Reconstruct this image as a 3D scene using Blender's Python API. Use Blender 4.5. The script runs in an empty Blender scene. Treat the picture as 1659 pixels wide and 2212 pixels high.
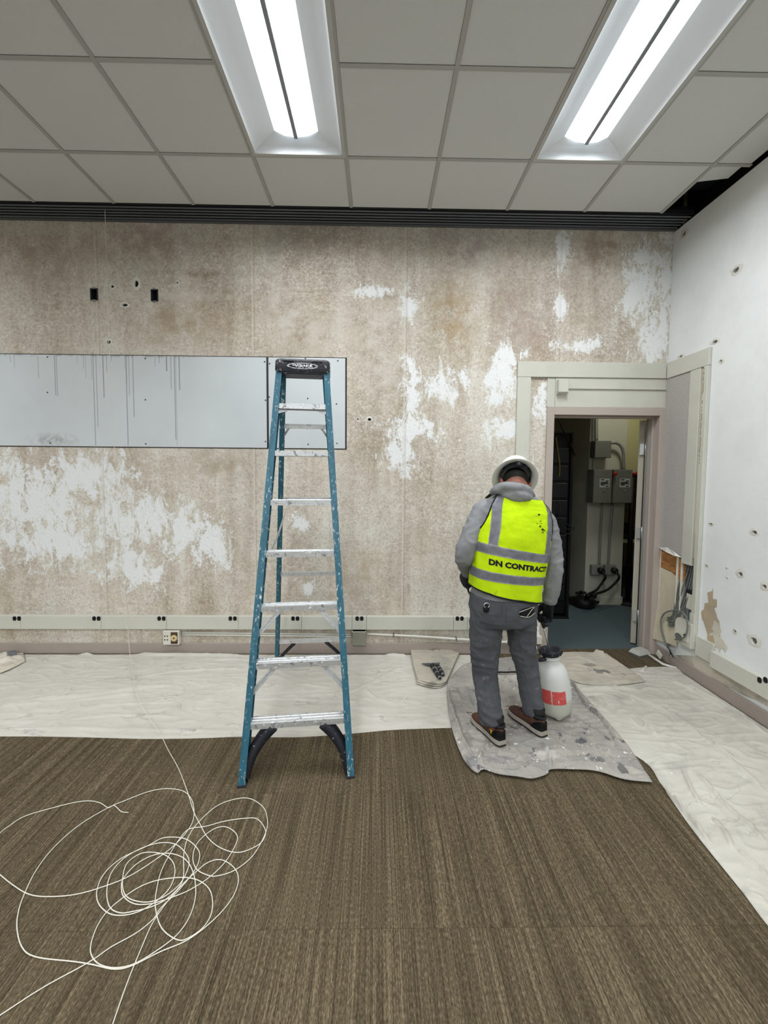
import bpy, bmesh, math, random
from mathutils import Vector, Matrix, noise
R = math.radians
random.seed(7)
scene = bpy.context.scene
COL = scene.collection

# ------------------------------------------------------------------ camera
F_PX, CX, CY = 886.9, 829.5, 1072.4          # focal length and principal point (pixels of a 1659 x 2212 frame)
PITCH, YAW, ROLL = 0.056934, 0.0157356, 0.0077728
EYE = Vector((0, 0, 1.596))
_f = Vector((math.sin(YAW)*math.cos(PITCH), math.cos(YAW)*math.cos(PITCH), -math.sin(PITCH)))
_r = Vector((math.cos(YAW), -math.sin(YAW), 0)); _u = _r.cross(_f)
_r2 = _r*math.cos(ROLL)+_u*math.sin(ROLL); _u2 = -_r*math.sin(ROLL)+_u*math.cos(ROLL)
cam_d = bpy.data.cameras.new('camera'); cam = bpy.data.objects.new('camera', cam_d); COL.objects.link(cam)
cam_d.sensor_fit = 'HORIZONTAL'; cam_d.sensor_width = 36; cam_d.lens = 36*F_PX/1659
cam_d.shift_y = -(1106-CY)/1659; cam_d.clip_start = .02
mw = Matrix((_r2, _u2, -_f)).transposed().to_4x4(); mw.translation = EYE
cam.matrix_world = mw
scene.camera = cam

# ------------------------------------------------------------------ light, exposure
vs = scene.view_settings
vs.view_transform = 'Standard'; vs.look = 'None'; vs.exposure = 1.5; vs.gamma = 1; vs.use_curve_mapping = False
wd = bpy.data.worlds.new('world'); scene.world = wd; wd.use_nodes = True
wd.node_tree.nodes['Background'].inputs[0].default_value = (.5, .5, .5, 1)
wd.node_tree.nodes['Background'].inputs[1].default_value = .02
LAMP_POWER = 14.0                               # watts thrown down by each troffer
LENS_GLOW = .62                                 # glow of the lens itself, which lights the reflectors
LAMP_COL = (.93, .97, 1.0, 1)

# ------------------------------------------------------------------ measurements of the room
D, WX, HC = 3.556, 2.491, 3.656               # back wall, right wall, ceiling
XL, YF = -5.8, -6.6                            # left wall and the wall behind the camera
def ray(x, y): return _f+_r2*((x-CX)/F_PX)+_u2*((CY-y)/F_PX)
def P(x, y, Y): d = ray(x, y); return EYE+d*(Y/d.y)                 # point at depth Y
def FL(x, y, z=0): d = ray(x, y); return EYE+d*((z-EYE.z)/d.z)      # point at height z
def RW(x, y, X=None): d = ray(x, y); return EYE+d*((WX if X is None else X)/d.x)
def W(x, y): return P(x, y, D)

# ------------------------------------------------------------------ materials
def srgb(c):
    if isinstance(c, str): c = [int(c[i:i+2], 16) for i in (0, 2, 4)]
    f = lambda v: v/12.92 if v <= .04045 else ((v+.055)/1.055)**2.4
    return tuple(f(v/255) for v in c[:3])+(1,)
class Mat:
    def __init__(s, name, col='808080', rough=.6, metal=0, spec=.3):
        s.m = bpy.data.materials.new(name); s.m.use_nodes = True; s.nt = s.m.node_tree
        s.b = s.nt.nodes['Principled BSDF']
        s.b.inputs['Roughness'].default_value = rough; s.b.inputs['Metallic'].default_value = metal
        s.b.inputs['Specular IOR Level'].default_value = spec
        if col is not None: s.b.inputs['Base Color'].default_value = srgb(col)
        s._pos = None
    def n(s, t, **kw):
        nd = s.nt.nodes.new('ShaderNode'+t)
        for k, v in kw.items(): setattr(nd, k, v)
        return nd
    def put(s, sock, v):
        if isinstance(v, bpy.types.NodeSocket): s.nt.links.new(v, sock)
        elif isinstance(v, str): sock.default_value = srgb(v)
        elif hasattr(sock.default_value, '__len__') and not hasattr(v, '__len__'): sock.default_value = [v]*len(sock.default_value)
        else: sock.default_value = v
    @property
    def pos(s):
        if s._pos is None: s._pos = s.n('NewGeometry').outputs['Position']
        return s._pos
    @property
    def local(s): return s.n('TexCoord').outputs['Object']
    def map(s, v, scale=(1, 1, 1), loc=(0, 0, 0), rot=(0, 0, 0)):
        nd = s.n('Mapping'); s.put(nd.inputs[0], v); nd.inputs[1].default_value = loc
        nd.inputs[2].default_value = rot; nd.inputs[3].default_value = scale; return nd.outputs[0]
    def noise(s, v, scale=5, detail=4, rough=.55, dist=0, color=False):
        nd = s.n('TexNoise'); s.put(nd.inputs['Vector'], v); nd.inputs['Scale'].default_value = scale
        nd.inputs['Detail'].default_value = detail; nd.inputs['Roughness'].default_value = rough
        nd.inputs['Distortion'].default_value = dist; return nd.outputs[1 if color else 0]
    def vor(s, v, scale=5, feature='F1'):
        nd = s.n('TexVoronoi', feature=feature); s.put(nd.inputs['Vector'], v); nd.inputs['Scale'].default_value = scale
        return nd.outputs[0]
    def mr(s, v, a, b, c=0, d=1, smooth=False):
        nd = s.n('MapRange'); nd.clamp = True
        if smooth: nd.interpolation_type = 'SMOOTHSTEP'
        for i, q in enumerate((v, a, b, c, d)): s.put(nd.inputs[i], q)
        return nd.outputs[0]
    def math(s, op, a, b=0, clamp=False):
        nd = s.n('Math', operation=op); nd.use_clamp = clamp; s.put(nd.inputs[0], a); s.put(nd.inputs[1], b); return nd.outputs[0]
    def mix(s, f, a, b, mode='MIX'):
        nd = s.n('Mix', data_type='RGBA', blend_type=mode)
        s.put(nd.inputs[0], f); s.put(nd.inputs[6], srgb(a) if isinstance(a, str) else a); s.put(nd.inputs[7], srgb(b) if isinstance(b, str) else b); return nd.outputs[2]
    def ramp(s, f, stops):
        nd = s.n('ValToRGB'); s.put(nd.inputs[0], f); cr = nd.color_ramp
        while len(cr.elements) < len(stops): cr.elements.new(.5)
        for e, (p, c) in zip(cr.elements, stops): e.position = p; e.color = srgb(c) if isinstance(c, str) else c
        return nd.outputs[0]
    def xyz(s, v):
        nd = s.n('SeparateXYZ'); s.put(nd.inputs[0], v); return nd.outputs
    def col(s, c): s.put(s.b.inputs['Base Color'], c); return s
    def bump(s, h, strength=.3, dist=.01):
        nd = s.n('Bump'); s.put(nd.inputs['Height'], h); nd.inputs['Strength'].default_value = strength
        nd.inputs['Distance'].default_value = dist; s.nt.links.new(nd.outputs[0], s.b.inputs['Normal']); return s
def flecked(name, base, spots, rough=.6, scale=40, lo=.62, hi=.68, metal=0, stretch=(1, 1, 1), detail=3):
    """one base colour with flecks of another (paint drips, scuffs)"""
    m = Mat(name, base, rough, metal); v = m.map(m.pos, stretch)
    f = m.mr(m.noise(v, scale, detail), lo, hi)
    g = m.mr(m.noise(v, scale*.2, 4), .3, .8, .88, 1.1)
    c = m.mix(f, base, spots); c = m.mix(1, c, m.mix(g, '000000', 'ffffff') if False else c)
    m.col(c)
    if metal: m.put(m.b.inputs['Metallic'], m.mr(f, 0, 1, metal, 0))
    return m

# ------------------------------------------------------------------ geometry helpers
def link(o, parent=None):
    COL.objects.link(o)
    if parent is not None: o.parent = parent
    return o
def obj(name, bm, mat, parent=None, smooth=False, world=False):
    """one mesh object from a bmesh; world=True: its vertices are world coordinates although it has a parent"""
    me = bpy.data.meshes.new(name)
    bmesh.ops.recalc_face_normals(bm, faces=bm.faces)
    bm.to_mesh(me); bm.free()
    if mat is not None:
        for k in (mat if isinstance(mat, (list, tuple)) else [mat]): me.materials.append(k.m if isinstance(k, Mat) else k)
    if smooth:
        me.polygons.foreach_set('use_smooth', [True]*len(me.polygons))
        if smooth == 'auto': me.set_sharp_from_angle(angle=R(38))
    o = bpy.data.objects.new(name, me); link(o, parent)
    if world and parent is not None: o.matrix_parent_inverse = world_of(parent).inverted()
    return o
def world_of(o):
    m = o.matrix_basis.copy()
    if o.parent: m = world_of(o.parent) @ o.matrix_parent_inverse @ m
    return m
def tag(o, label, cat, group=None, kind=None):
    o['label'] = label; o['category'] = cat
    if group: o['group'] = group
    if kind: o['kind'] = kind
    return o
def thing(name, label, cat, loc=(0, 0, 0), rz=0, group=None):
    o = bpy.data.objects.new(name, None); o.empty_display_size = .1; COL.objects.link(o)
    o.location = loc; o.rotation_euler = (0, 0, rz)
    return tag(o, label, cat, group)
def struct(o, label=None):
    o['kind'] = 'structure'
    if label: o['label'] = label
    return o
def empty_struct(name, loc=(0, 0, 0), label=None):
    o = bpy.data.objects.new(name, None); COL.objects.link(o); o.location = loc; return struct(o, label)
def B(): return bmesh.new()
def box(bm, lo, hi, bev=0, M=None, mi=0):
    lo, hi = Vector(lo), Vector(hi)
    c = [Vector((x, y, z)) for z in (lo.z, hi.z) for y in (lo.y, hi.y) for x in (lo.x, hi.x)]
    if M is not None: c = [M @ v for v in c]
    vs = [bm.verts.new(v) for v in c]
    fs = [bm.faces.new([vs[i] for i in q]) for q in ((0, 2, 3, 1), (4, 5, 7, 6), (0, 1, 5, 4), (2, 6, 7, 3), (0, 4, 6, 2), (1, 3, 7, 5))]
    for f in fs: f.material_index = mi
    if bev:
        es = list({e for f in fs for e in f.edges})
        bmesh.ops.bevel(bm, geom=es, offset=bev, segments=1 if bev < .004 else 2, affect='EDGES', profile=.5)
    return fs
def hull_box(bm, pts):
    """hexahedron from 8 corners: four of one face, four of the other, same order"""
    v = [bm.verts.new(p) for p in pts]
    for q in ((0, 1, 2, 3), (7, 6, 5, 4), (0, 4, 5, 1), (1, 5, 6, 2), (2, 6, 7, 3), (3, 7, 4, 0)): bm.faces.new([v[i] for i in q])
def frame_of(d, up=(0, 0, 1)):
    d = Vector(d).normalized(); up = Vector(up)
    if abs(d.dot(up)) > .98: up = Vector((0, 1, 0))
    x = d.cross(up).normalized(); y = x.cross(d).normalized()
    return x, y, d
def beam(bm, a, b, w, h, up=(0, 0, 1), bev=0):
    """straight bar from a to b, w across, h along up"""
    a, b = Vector(a), Vector(b); x, y, d = frame_of(b-a, up)
    q = [x*sx*w/2+y*sy*h/2 for sx, sy in ((-1, -1), (1, -1), (1, 1), (-1, 1))]
    n0 = len(bm.edges)
    hull_box(bm, [a+k for k in q]+[b+k for k in q])
    if bev:
        bm.edges.ensure_lookup_table(); bmesh.ops.bevel(bm, geom=bm.edges[n0:], offset=bev, segments=1, affect='EDGES')
def catmull(pts, n=8, closed=False):
    pts = [Vector(p) for p in pts]; out = []; L = len(pts)
    for i in range(L if closed else L-1):
        if closed: p0, p1, p2, p3 = (pts[(i+k) % L] for k in (-1, 0, 1, 2))
        else: p0, p1, p2, p3 = pts[max(i-1, 0)], pts[i], pts[i+1], pts[min(i+2, L-1)]
        for k in range(n):
            t = k/n
            out.append(.5*((2*p1)+(-p0+p2)*t+(2*p0-5*p1+4*p2-p3)*t*t+(-p0+3*p1-3*p2+p3)*t**3))
    if not closed: out.append(pts[-1])
    return out
def loft(bm, rings, cap=True, closed=True, mi=0):
    V = [[bm.verts.new(p) for p in r] for r in rings]; n = len(V[0]); fs = []
    for a, b in zip(V, V[1:]):
        for i in range(n if closed else n-1):
            j = (i+1) % n; fs.append(bm.faces.new((a[i], a[j], b[j], b[i])))
    if cap and closed:
        fs.append(bm.faces.new(list(reversed(V[0])))); fs.append(bm.faces.new(V[-1]))
    for f in fs: f.material_index = mi
    return V
def tube(bm, pts, rad, n=8, cap=True, flat=1.0, up=(0, 0, 1)):
    """tube along a path; rad a number or one per point; flat squeezes it along up"""
    pts = [Vector(p) for p in pts]; L = len(pts)
    if not hasattr(rad, '__len__'): rad = [rad]*L
    rings = []; px = None
    for i, p in enumerate(pts):
        d = (pts[min(i+1, L-1)]-pts[max(i-1, 0)])
        if d.length < 1e-9: d = Vector((0, 0, 1))
        d.normalize()
        if px is None: x, y, _ = frame_of(d, up)
        else:
            x = px-d*px.dot(d)
            x = x.normalized() if x.length > 1e-6 else frame_of(d, up)[0]
            y = d.cross(x) if False else x.cross(d)
        px = x
        rings.append([p+(x*math.cos(k*2*math.pi/n)+y*math.sin(k*2*math.pi/n)*flat)*rad[i] for k in range(n)])
    return loft(bm, rings, cap)
def lathe(bm, prof, n=24, c=(0, 0, 0), M=None, sx=1, sy=1, cap=True):
    """profile of (r, z) turned round the z axis"""
    c = Vector(c); rings = []
    for r, z in prof:
        ring = [Vector((r*sx*math.cos(k*2*math.pi/n), r*sy*math.sin(k*2*math.pi/n), z)) for k in range(n)]
        rings.append([(M @ v if M is not None else v)+c for v in ring])
    return loft(bm, rings, cap)
def disc_prism(bm, c, nrm, r, t, n=12, up=(0, 0, 1), sx=1.0):
    x, y, d = frame_of(nrm, up); c = Vector(c)
    rg = lambda k: [c+d*k+(x*math.cos(i*2*math.pi/n)*sx+y*math.sin(i*2*math.pi/n))*r for i in range(n)]
    loft(bm, [rg(0), rg(t)])
def prism(bm, pts, off):
    """polygon pushed along off into a solid"""
    off = Vector(off); a = [bm.verts.new(Vector(p)) for p in pts]; b = [bm.verts.new(Vector(p)+off) for p in pts]
    n = len(a)
    bm.faces.new(list(reversed(a))); bm.faces.new(b)
    for i in range(n): bm.faces.new((a[i], a[(i+1) % n], b[(i+1) % n], b[i]))
def text_mesh(s, size=1.0, bold=0.0, res=3):
    cu = bpy.data.curves.new('txt', 'FONT'); cu.body = s; cu.size = size; cu.offset = bold; cu.resolution_u = res
    o = bpy.data.objects.new('txt', cu); COL.objects.link(o)
    me = bpy.data.meshes.new_from_object(o.evaluated_get(bpy.context.evaluated_depsgraph_get()))
    bpy.data.objects.remove(o); bpy.data.curves.remove(cu)
    bm = bmesh.new(); bm.from_mesh(me); bpy.data.meshes.remove(me); return bm
def remeshed(bm, vox, smooth=4, disp=None):
    """weld overlapping closed shapes into one continuous surface"""
    me = bpy.data.meshes.new('tmp'); bmesh.ops.recalc_face_normals(bm, faces=bm.faces); bm.to_mesh(me); bm.free()
    o = bpy.data.objects.new('tmp', me); COL.objects.link(o)
    md = o.modifiers.new('r', 'REMESH'); md.mode = 'VOXEL'; md.voxel_size = vox
    if smooth: sm = o.modifiers.new('s', 'SMOOTH'); sm.iterations = smooth; sm.factor = .5
    bpy.context.view_layer.update()
    m2 = bpy.data.meshes.new_from_object(o.evaluated_get(bpy.context.evaluated_depsgraph_get()))
    bpy.data.objects.remove(o); bpy.data.meshes.remove(me)
    b2 = bmesh.new(); b2.from_mesh(m2); bpy.data.meshes.remove(m2)
    if disp:
        b2.normal_update()
        for v in b2.verts: v.co += v.normal*disp(v.co)
    return b2
def clone(o, parent=None, **kw):
    c = o.copy(); COL.objects.link(c); c.parent = parent
    for k, v in kw.items(): setattr(c, k, v)
    for ch in o.children: clone(ch, c)
    return c

# ------------------------------------------------------------------ wall materials
def plaster():
    m = Mat('stripped_plaster', None, .82, 0, .2)
    p = m.pos; X, Y, Z = m.xyz(p)
    warp = m.noise(p, 9, 5, .6)
    big = m.noise(m.map(p, (1, 1, .8)), .9, 5, .6)
    streak = m.noise(m.map(p, (7, 1, .55)), 1.0, 5, .6)
    fine = m.noise(p, 60, 4, .7)
    mid = m.noise(p, 11, 5, .68, .6)
    # glue residue: tan to grey-brown, more of it in the upper part
    h = m.mr(Z, 2.2, 3.5, 0, .015)
    t = m.math('ADD', m.math('ADD', m.math('MULTIPLY', big, .48), m.math('MULTIPLY', streak, .42)), m.math('MULTIPLY', mid, .22))
    t = m.math('ADD', t, h)
    c = m.ramp(t, [(.45, 'e0dbd1'), (.53, 'd2cabc'), (.605, 'bdb1a1'), (.69, 'a2927f')])
    hue = m.mr(m.noise(p, 1.7, 3), .42, .62)
    c = m.mix(m.math('MULTIPLY', hue, .28), c, 'b09c84')
    hue2 = m.mr(m.noise(m.map(p, (1, 1, 1), (7, 3, 1)), 1.9, 4), .48, .66)
    c = m.mix(m.math('MULTIPLY', hue2, m.mr(Z, 2.3, 3.4, .0, .45)), c, 'a3928b')
    hue3 = m.mr(m.noise(m.map(p, (1, 1, 1), (1, 8, 4)), 1.4, 4), .5, .66)
    c = m.mix(m.math('MULTIPLY', hue3, .4), c, 'b9b6ab')
    # pale crackle: ridges of noises, flecks, scraped lines
    zone = m.mr(m.noise(p, 2.2, 4), .38, .62, .25, 1)
    rid = m.math('ABSOLUTE', m.math('SUBTRACT', m.noise(p, 15, 6, .7, .9), .5))
    crk = m.math('MULTIPLY', m.mr(rid, .0, .04, 1, 0), zone)
    c = m.mix(m.math('MULTIPLY', crk, .45), c, 'e2ded5')
    grn = m.mr(m.noise(p, 44, 5, .78, .3), .49, .60)
    c = m.mix(m.math('MULTIPLY', grn, m.mr(zone, .25, 1, .35, .75)), c, 'e0dbd1')
    rid2 = m.math('ABSOLUTE', m.math('SUBTRACT', m.noise(p, 31, 5, .65, 1.2), .5))
    c = m.mix(m.math('MULTIPLY', m.mr(rid2, 0, .045, 1, 0), m.mr(zone, .25, 1, .05, .3)), c, 'e4e0d7')
    c = m.mix(m.math('MULTIPLY', m.mr(fine, .50, .68), .5), c, '85776a')
    sc1 = m.math('ABSOLUTE', m.math('SUBTRACT', m.noise(m.map(p, (1.1, 1, 16)), 1, 4, .6), .5))
    c = m.mix(m.math('MULTIPLY', m.mr(sc1, 0, .010, 1, 0), m.mr(m.noise(p, 3.1, 4), .46, .60, 0, .55)), c, 'e6e2da')
    sn = m.mr(m.noise(p, 7, 6, .7), .40, .58)
    for (x, y, rx, ry, col) in ((450, 592, 120, 9, '8a7a66'), (850, 640, 40, 8, '8a7460'), (520, 600, 40, 14, 'd8d2c6'), (360, 640, 150, 9, 'd6d0c4'), (975, 690, 60, 90, 'ab9472'), (300, 525, 130, 40, 'a08c82'), (1130, 690, 70, 90, '9f8c80'), (380, 700, 130, 55, 'a8967f'), (90, 560, 90, 60, 'a5917f'), (1300, 540, 80, 50, '97836f'), (640, 520, 90, 40, 'a8a29a'), (1000, 540, 90, 45, '9f918a'), (260, 990, 60, 60, 'ab9a85'), (700, 720, 100, 60, 'c6c0b3'), (780, 1230, 60, 60, 'b5a38a'), (480, 1000, 80, 50, 'a99986'), (820, 760, 60, 130, 'd2ccc0'), (620, 680, 60, 70, 'cfc9be')):
        q = W(x, y); k = D/F_PX; d = m.n('VectorMath', operation='LENGTH')
        m.put(d.inputs[0], m.map(p, (1/(rx*k), 0, 1/(ry*k)), (-q.x/(rx*k), 0, -q.z/(ry*k))))
        f = m.math('MULTIPLY', m.mr(d.outputs['Value'], .3, 1.3, 1, 0), sn); c = m.mix(m.math('MULTIPLY', f, .75), c, col)
    # bare white plaster where the residue came off: patches at their places on the wall
    blobs = [(75, 1075, 150, 95), (190, 1035, 120, 55), (290, 1120, 110, 70), (390, 1150, 80, 70), (110, 1170, 130, 60), (20, 1010, 60, 45),
             (805, 630, 42, 13), (880, 660, 22, 40), (890, 850, 28, 85), (1085, 815, 48, 75), (1075, 860, 40, 30), (900, 930, 70, 30), (865, 985, 45, 38),
             (1085, 925, 45, 30), (960, 830, 50, 40), (1212, 540, 22, 55), (1210, 665, 16, 45), (1385, 620, 42, 90), (1415, 720, 45, 75), (1440, 600, 20, 130), (1395, 560, 55, 25),
             (1170, 880, 18, 62), (645, 1130, 28, 26), (665, 1268, 26, 16), (1095, 770, 35, 25), (1250, 745, 60, 18), (280, 1230, 70, 60), (460, 1180, 50, 60), (1160, 1370, 26, 26)]
    acc = None
    for (x, y, rx, ry) in blobs:
        q = W(x, y); k = D/F_PX
        d = m.n('VectorMath', operation='LENGTH')
        m.put(d.inputs[0], m.map(p, (1/(rx*k), 0, 1/(ry*k)), (-q.x/(rx*k), 0, -q.z/(ry*k))))
        v = m.mr(d.outputs['Value'], .0, 1.9, 1, 0)
        acc = v if acc is None else m.math('MAXIMUM', acc, v)
    brk = m.noise(m.map(p, (1.5, 1, .8)), 6.5, 9, .80, .5)
    grit = m.noise(p, 38, 4, .75, .5)
    t2 = m.math('ADD', m.math('MULTIPLY', acc, .245), m.math('ADD', m.math('MULTIPLY', brk, .78), m.math('MULTIPLY', grit, .22)))
    mask = m.mr(t2, .63, .685)
    mask2 = m.mr(m.math('ADD', m.math('MULTIPLY', brk, .6), m.math('MULTIPLY', grit, .4)), .60, .66)
    mask = m.math('MAXIMUM', mask, m.math('MULTIPLY', mask2, .75))
    c = m.mix(mask, c, 'e9eaea')
    # old wallcovering seams
    for i, (sx, a) in enumerate(((-3.66, .35), (-2.36, .35), (-1.064, .4), (.222, .4), (1.532, .25))):
        off = m.math('ABSOLUTE', m.math('SUBTRACT', m.math('ADD', X, m.math('MULTIPLY', m.math('SUBTRACT', warp, .5), .012)), sx))
        c = m.mix(m.math('MULTIPLY', m.mr(off, .006, .011, 1, 0), a), c, 'd9d3c6')
        off2 = m.math('ABSOLUTE', m.math('SUBTRACT', m.math('ADD', X, m.math('MULTIPLY', m.math('SUBTRACT', warp, .5), .012)), sx+.014))
        c = m.mix(m.math('MULTIPLY', m.mr(off2, .003, .007, 1, 0), a*.7), c, '8c7c68')
    m.col(c)
    m.bump(m.math('ADD', m.math('MULTIPLY', mid, .7), m.math('MULTIPLY', m.noise(p, 50, 4, .75), .7)), .55, .012)
    return m
M_PLASTER = plaster()
def painted(name, col, dirty=.06, rough=.55):
    m = Mat(name, col, rough); g = m.noise(m.pos, 3, 6, .65)
    m.col(m.mix(m.mr(g, .45, .75, 0, dirty*4), col, '8f8a80')); m.bump(m.noise(m.pos, 120, 3), .06, .004); return m
M_WHITE = painted('white_painted_wall', 'e6e8e8', .035)
M_CREAM = painted('cream_paint', 'cac9be', .05, .45)
M_GREY_WALL = painted('plain_wall', 'd2d0c8', .03)
M_TAUPE = painted('taupe_paint', 'b3a79e', .05, .45)
M_BASE = painted('taupe_baseboard', 'a2968e', .12, .5)
M_BLACK = Mat('black_void', '0c0c0e', .8)
M_DARK = Mat('dark_metal', '2a2c30', .5, .2)
M_CHIP = Mat('broken_plaster', 'd9d6cf', .9); M_CHIP.bump(M_CHIP.noise(M_CHIP.pos, 200, 4), .5, .004)
def carpet():
    m = Mat('striped_carpet', None, .95, 0, .1)
    p = m.pos
    oi = m.n('ObjectInfo').outputs['Random']
    sh = m.n('CombineXYZ'); m.put(sh.inputs[2], m.math('MULTIPLY', oi, 1.1))
    ad = m.n('VectorMath', operation='ADD'); m.put(ad.inputs[0], p); m.put(ad.inputs[1], sh.outputs[0])
    q = ad.outputs[0]
    a = m.noise(m.map(q, (34, .3, .6)), 1, 2, .5)
    b = m.noise(m.map(q, (190, 1.4, 1)), 1, 2, .6)
    d = m.noise(m.map(q, (250, 80, 1)), 1, 2, .6)
    e = m.noise(m.map(q, (1.2, 1.2, 1)), 1, 3)
    t = m.math('ADD', m.math('MULTIPLY', a, .22), m.math('ADD', m.math('MULTIPLY', b, .52), m.math('MULTIPLY', d, .56)))
    t = m.math('ADD', t, m.math('MULTIPLY', e, .05))
    c = m.ramp(t, [(.53, '40372a'), (.635, '504636'), (.72, '5f5441'), (.83, '7c705a')])
    m.col(c); m.bump(m.math('ADD', m.math('MULTIPLY', b, .5), d), .6, .006); return m
M_CARPET = carpet()
M_GREEN = Mat('green_carpet', None, .95, 0, .1)
M_GREEN.col(M_GREEN.ramp(M_GREEN.noise(M_GREEN.pos, 130, 4, .7), [(.3, '3f4a4c'), (.7, '5c696b')]))
def acoustic():
    m = Mat('acoustic_tile', None, .95, 0, .1)
    a = m.noise(m.pos, 160, 4, .7); b = m.noise(m.pos, 420, 2)
    pit = m.mr(a, .60, .68); c = m.mix(m.math('MULTIPLY', pit, .3), 'd4d5d2', '989895')
    m.col(c); m.bump(m.math('ADD', m.math('MULTIPLY', b, .4), m.math('SUBTRACT', 1, pit)), .25, .003); return m
M_TILE = acoustic()
M_GRID = Mat('grid_steel', 'aeada7', .5)

# ------------------------------------------------------------------ walls with openings
def wall_grid(name, org, ua, va, nrm, u0, u1, v0, v1, holes, mat, back=None):
    """wall face in the plane org + u*ua + v*va, facing nrm; holes (u0,u1,v0,v1,depth,bottom?) have real sides"""
    org, ua, va, nrm = Vector(org), Vector(ua), Vector(va), Vector(nrm)
    us = sorted({u0, u1, *[h[0] for h in holes], *[h[1] for h in holes]}); us = [u for u in us if u0 <= u <= u1]
    vv = sorted({v0, v1, *[h[2] for h in holes], *[h[3] for h in holes]}); vv = [v for v in vv if v0 <= v <= v1]
    bm = B(); cache = {}
    def V(u, v, k=0.0):
        key = (round(u, 5), round(v, 5), round(k, 5))
        if key not in cache: cache[key] = bm.verts.new(org+ua*u+va*v-nrm*k)
        return cache[key]
    for a, b in zip(us, us[1:]):
        for c, d in zip(vv, vv[1:]):
            mu, mv = (a+b)/2, (c+d)/2
            if any(h[0] < mu < h[1] and h[2] < mv < h[3] for h in holes): continue
            bm.faces.new((V(a, c), V(b, c), V(b, d), V(a, d)))
            if back: bm.faces.new((V(a, d, back), V(b, d, back), V(b, c, back), V(a, c, back)))
    for (a, b, c, d, k, bot) in holes:
        uu = [u for u in us if a <= u <= b]; ww = [v for v in vv if c <= v <= d]
        for x, y in zip(uu, uu[1:]):
            if c > v0: bm.faces.new((V(x, c), V(y, c), V(y, c, k), V(x, c, k)))
            bm.faces.new((V(x, d), V(y, d), V(y, d, k), V(x, d, k)))
        for x, y in zip(ww, ww[1:]):
            bm.faces.new((V(a, x), V(a, y), V(a, y, k), V(a, x, k)))
            bm.faces.new((V(b, x), V(b, y), V(b, y, k), V(b, x, k)))
        if bot:
            f = bm.faces.new((V(a, c, k), V(b, c, k), V(b, d, k), V(a, d, k)))
            for e, g in (): pass
    me_o = obj(name, bm, mat)
    return struct(me_o)
WALL_T = .14
DX0, DX1, DZ = 1.515, 2.432, 2.108           # clear door opening
def sq(pt, s): return (pt.x-s, pt.x+s, pt.z-s, pt.z+s, .05, True)
back_holes = [(1.452, 2.489, 0, 2.176, WALL_T, False)]
WB = [(W(196, 624), W(211, 648)), (W(327, 626), W(341, 650))]
for a, b in WB: back_holes.append((a.x, b.x, b.z, a.z, .06, True))
chips_back = [(295, 613, 6, 10), (235, 739, 6, 6), (798, 906, 5.5, 4.5), (243, 619, 5, 4.5), (270, 659, 9, 4), (383, 611, 3, 3.5), (773, 905, 2.5, 2.5)]
for x, y, rx, ry in chips_back:
    q = W(x, y); k = D/F_PX*.62; back_holes.append((q.x-rx*k, q.x+rx*k, q.z-ry*k, q.z+ry*k, .03, True))
wall_back = wall_grid('wall_back', (0, D, 0), (1, 0, 0), (0, 0, 1), (0, -1, 0), XL, WX+.12, 0, HC+.5, back_holes, M_PLASTER, WALL_T)
def chip_ring(bm, c, x, y, nrm, rx, ry, inner=.6, seed=0, t=.003, n=14):
    rnd = random.Random(seed); x, y, nrm, c = Vector(x), Vector(y), Vector(nrm), Vector(c)
    o = []; i = []; i2 = []
    for k in range(n):
        a = k*2*math.pi/n; j = rnd.uniform(.85, 1.3); j2 = rnd.uniform(.75, 1.1)*inner
        d = x*math.cos(a)*rx+y*math.sin(a)*ry
        o.append(bm.verts.new(c+d*j+nrm*.0004)); i.append(bm.verts.new(c+d*j2+nrm*t)); i2.append(bm.verts.new(c+d*j2*.96-nrm*.012))
    for k in range(n):
        l = (k+1) % n; bm.faces.new((o[k], o[l], i[l], i[k])); bm.faces.new((i[k], i[l], i2[l], i2[k]))
    bm.faces.new(i2).material_index = 1
for s, (x, y, rx, ry) in enumerate(chips_back):
    bm = B(); k = D/F_PX; chip_ring(bm, W(x, y), (1, 0, 0), (0, 0, 1), (0, -1, 0), rx*k*1.25, ry*k*1.25, .62, s)
    obj('plaster_hole', bm, [M_CHIP, M_BLACK], wall_back)

# right wall: pits, and the opened-up cavity beside the door
CAV = (3.145, 3.533, .30, .945)                # Y0, Y1, Z0, Z1
right_holes = [(CAV[0], CAV[1], CAV[2], CAV[3], .10, True)]
chips_right = [(1591, 583, 9, 8), (1545, 738, 7, 5), (1558, 780, 4, 5), (1471, 770, 5, 4), (1478, 505, 6, 8), (1630, 1150, 8, 7), (1536, 1132, 5, 4), (1600, 1240, 7, 8), (1527, 1222, 4, 4),
               (1652, 1267, 7, 8), (1588, 1364, 5, 6), (1629, 1384, 11, 12), (1570, 1227, 2.5, 2.5), (1571, 1248, 2.5, 2.5)]
for x, y, rx, ry in chips_right:
    q = RW(x, y); k = q.y/F_PX*.68; kx = k*q.y/WX*1.2
    right_holes.append((q.y-rx*kx, q.y+rx*kx, q.z-ry*k, q.z+ry*k, .03, True))
wall_right = wall_grid('wall_right', (WX, 0, 0), (0, 1, 0), (0, 0, 1), (-1, 0, 0), YF, D, 0, HC-.012, right_holes, M_WHITE)
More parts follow.
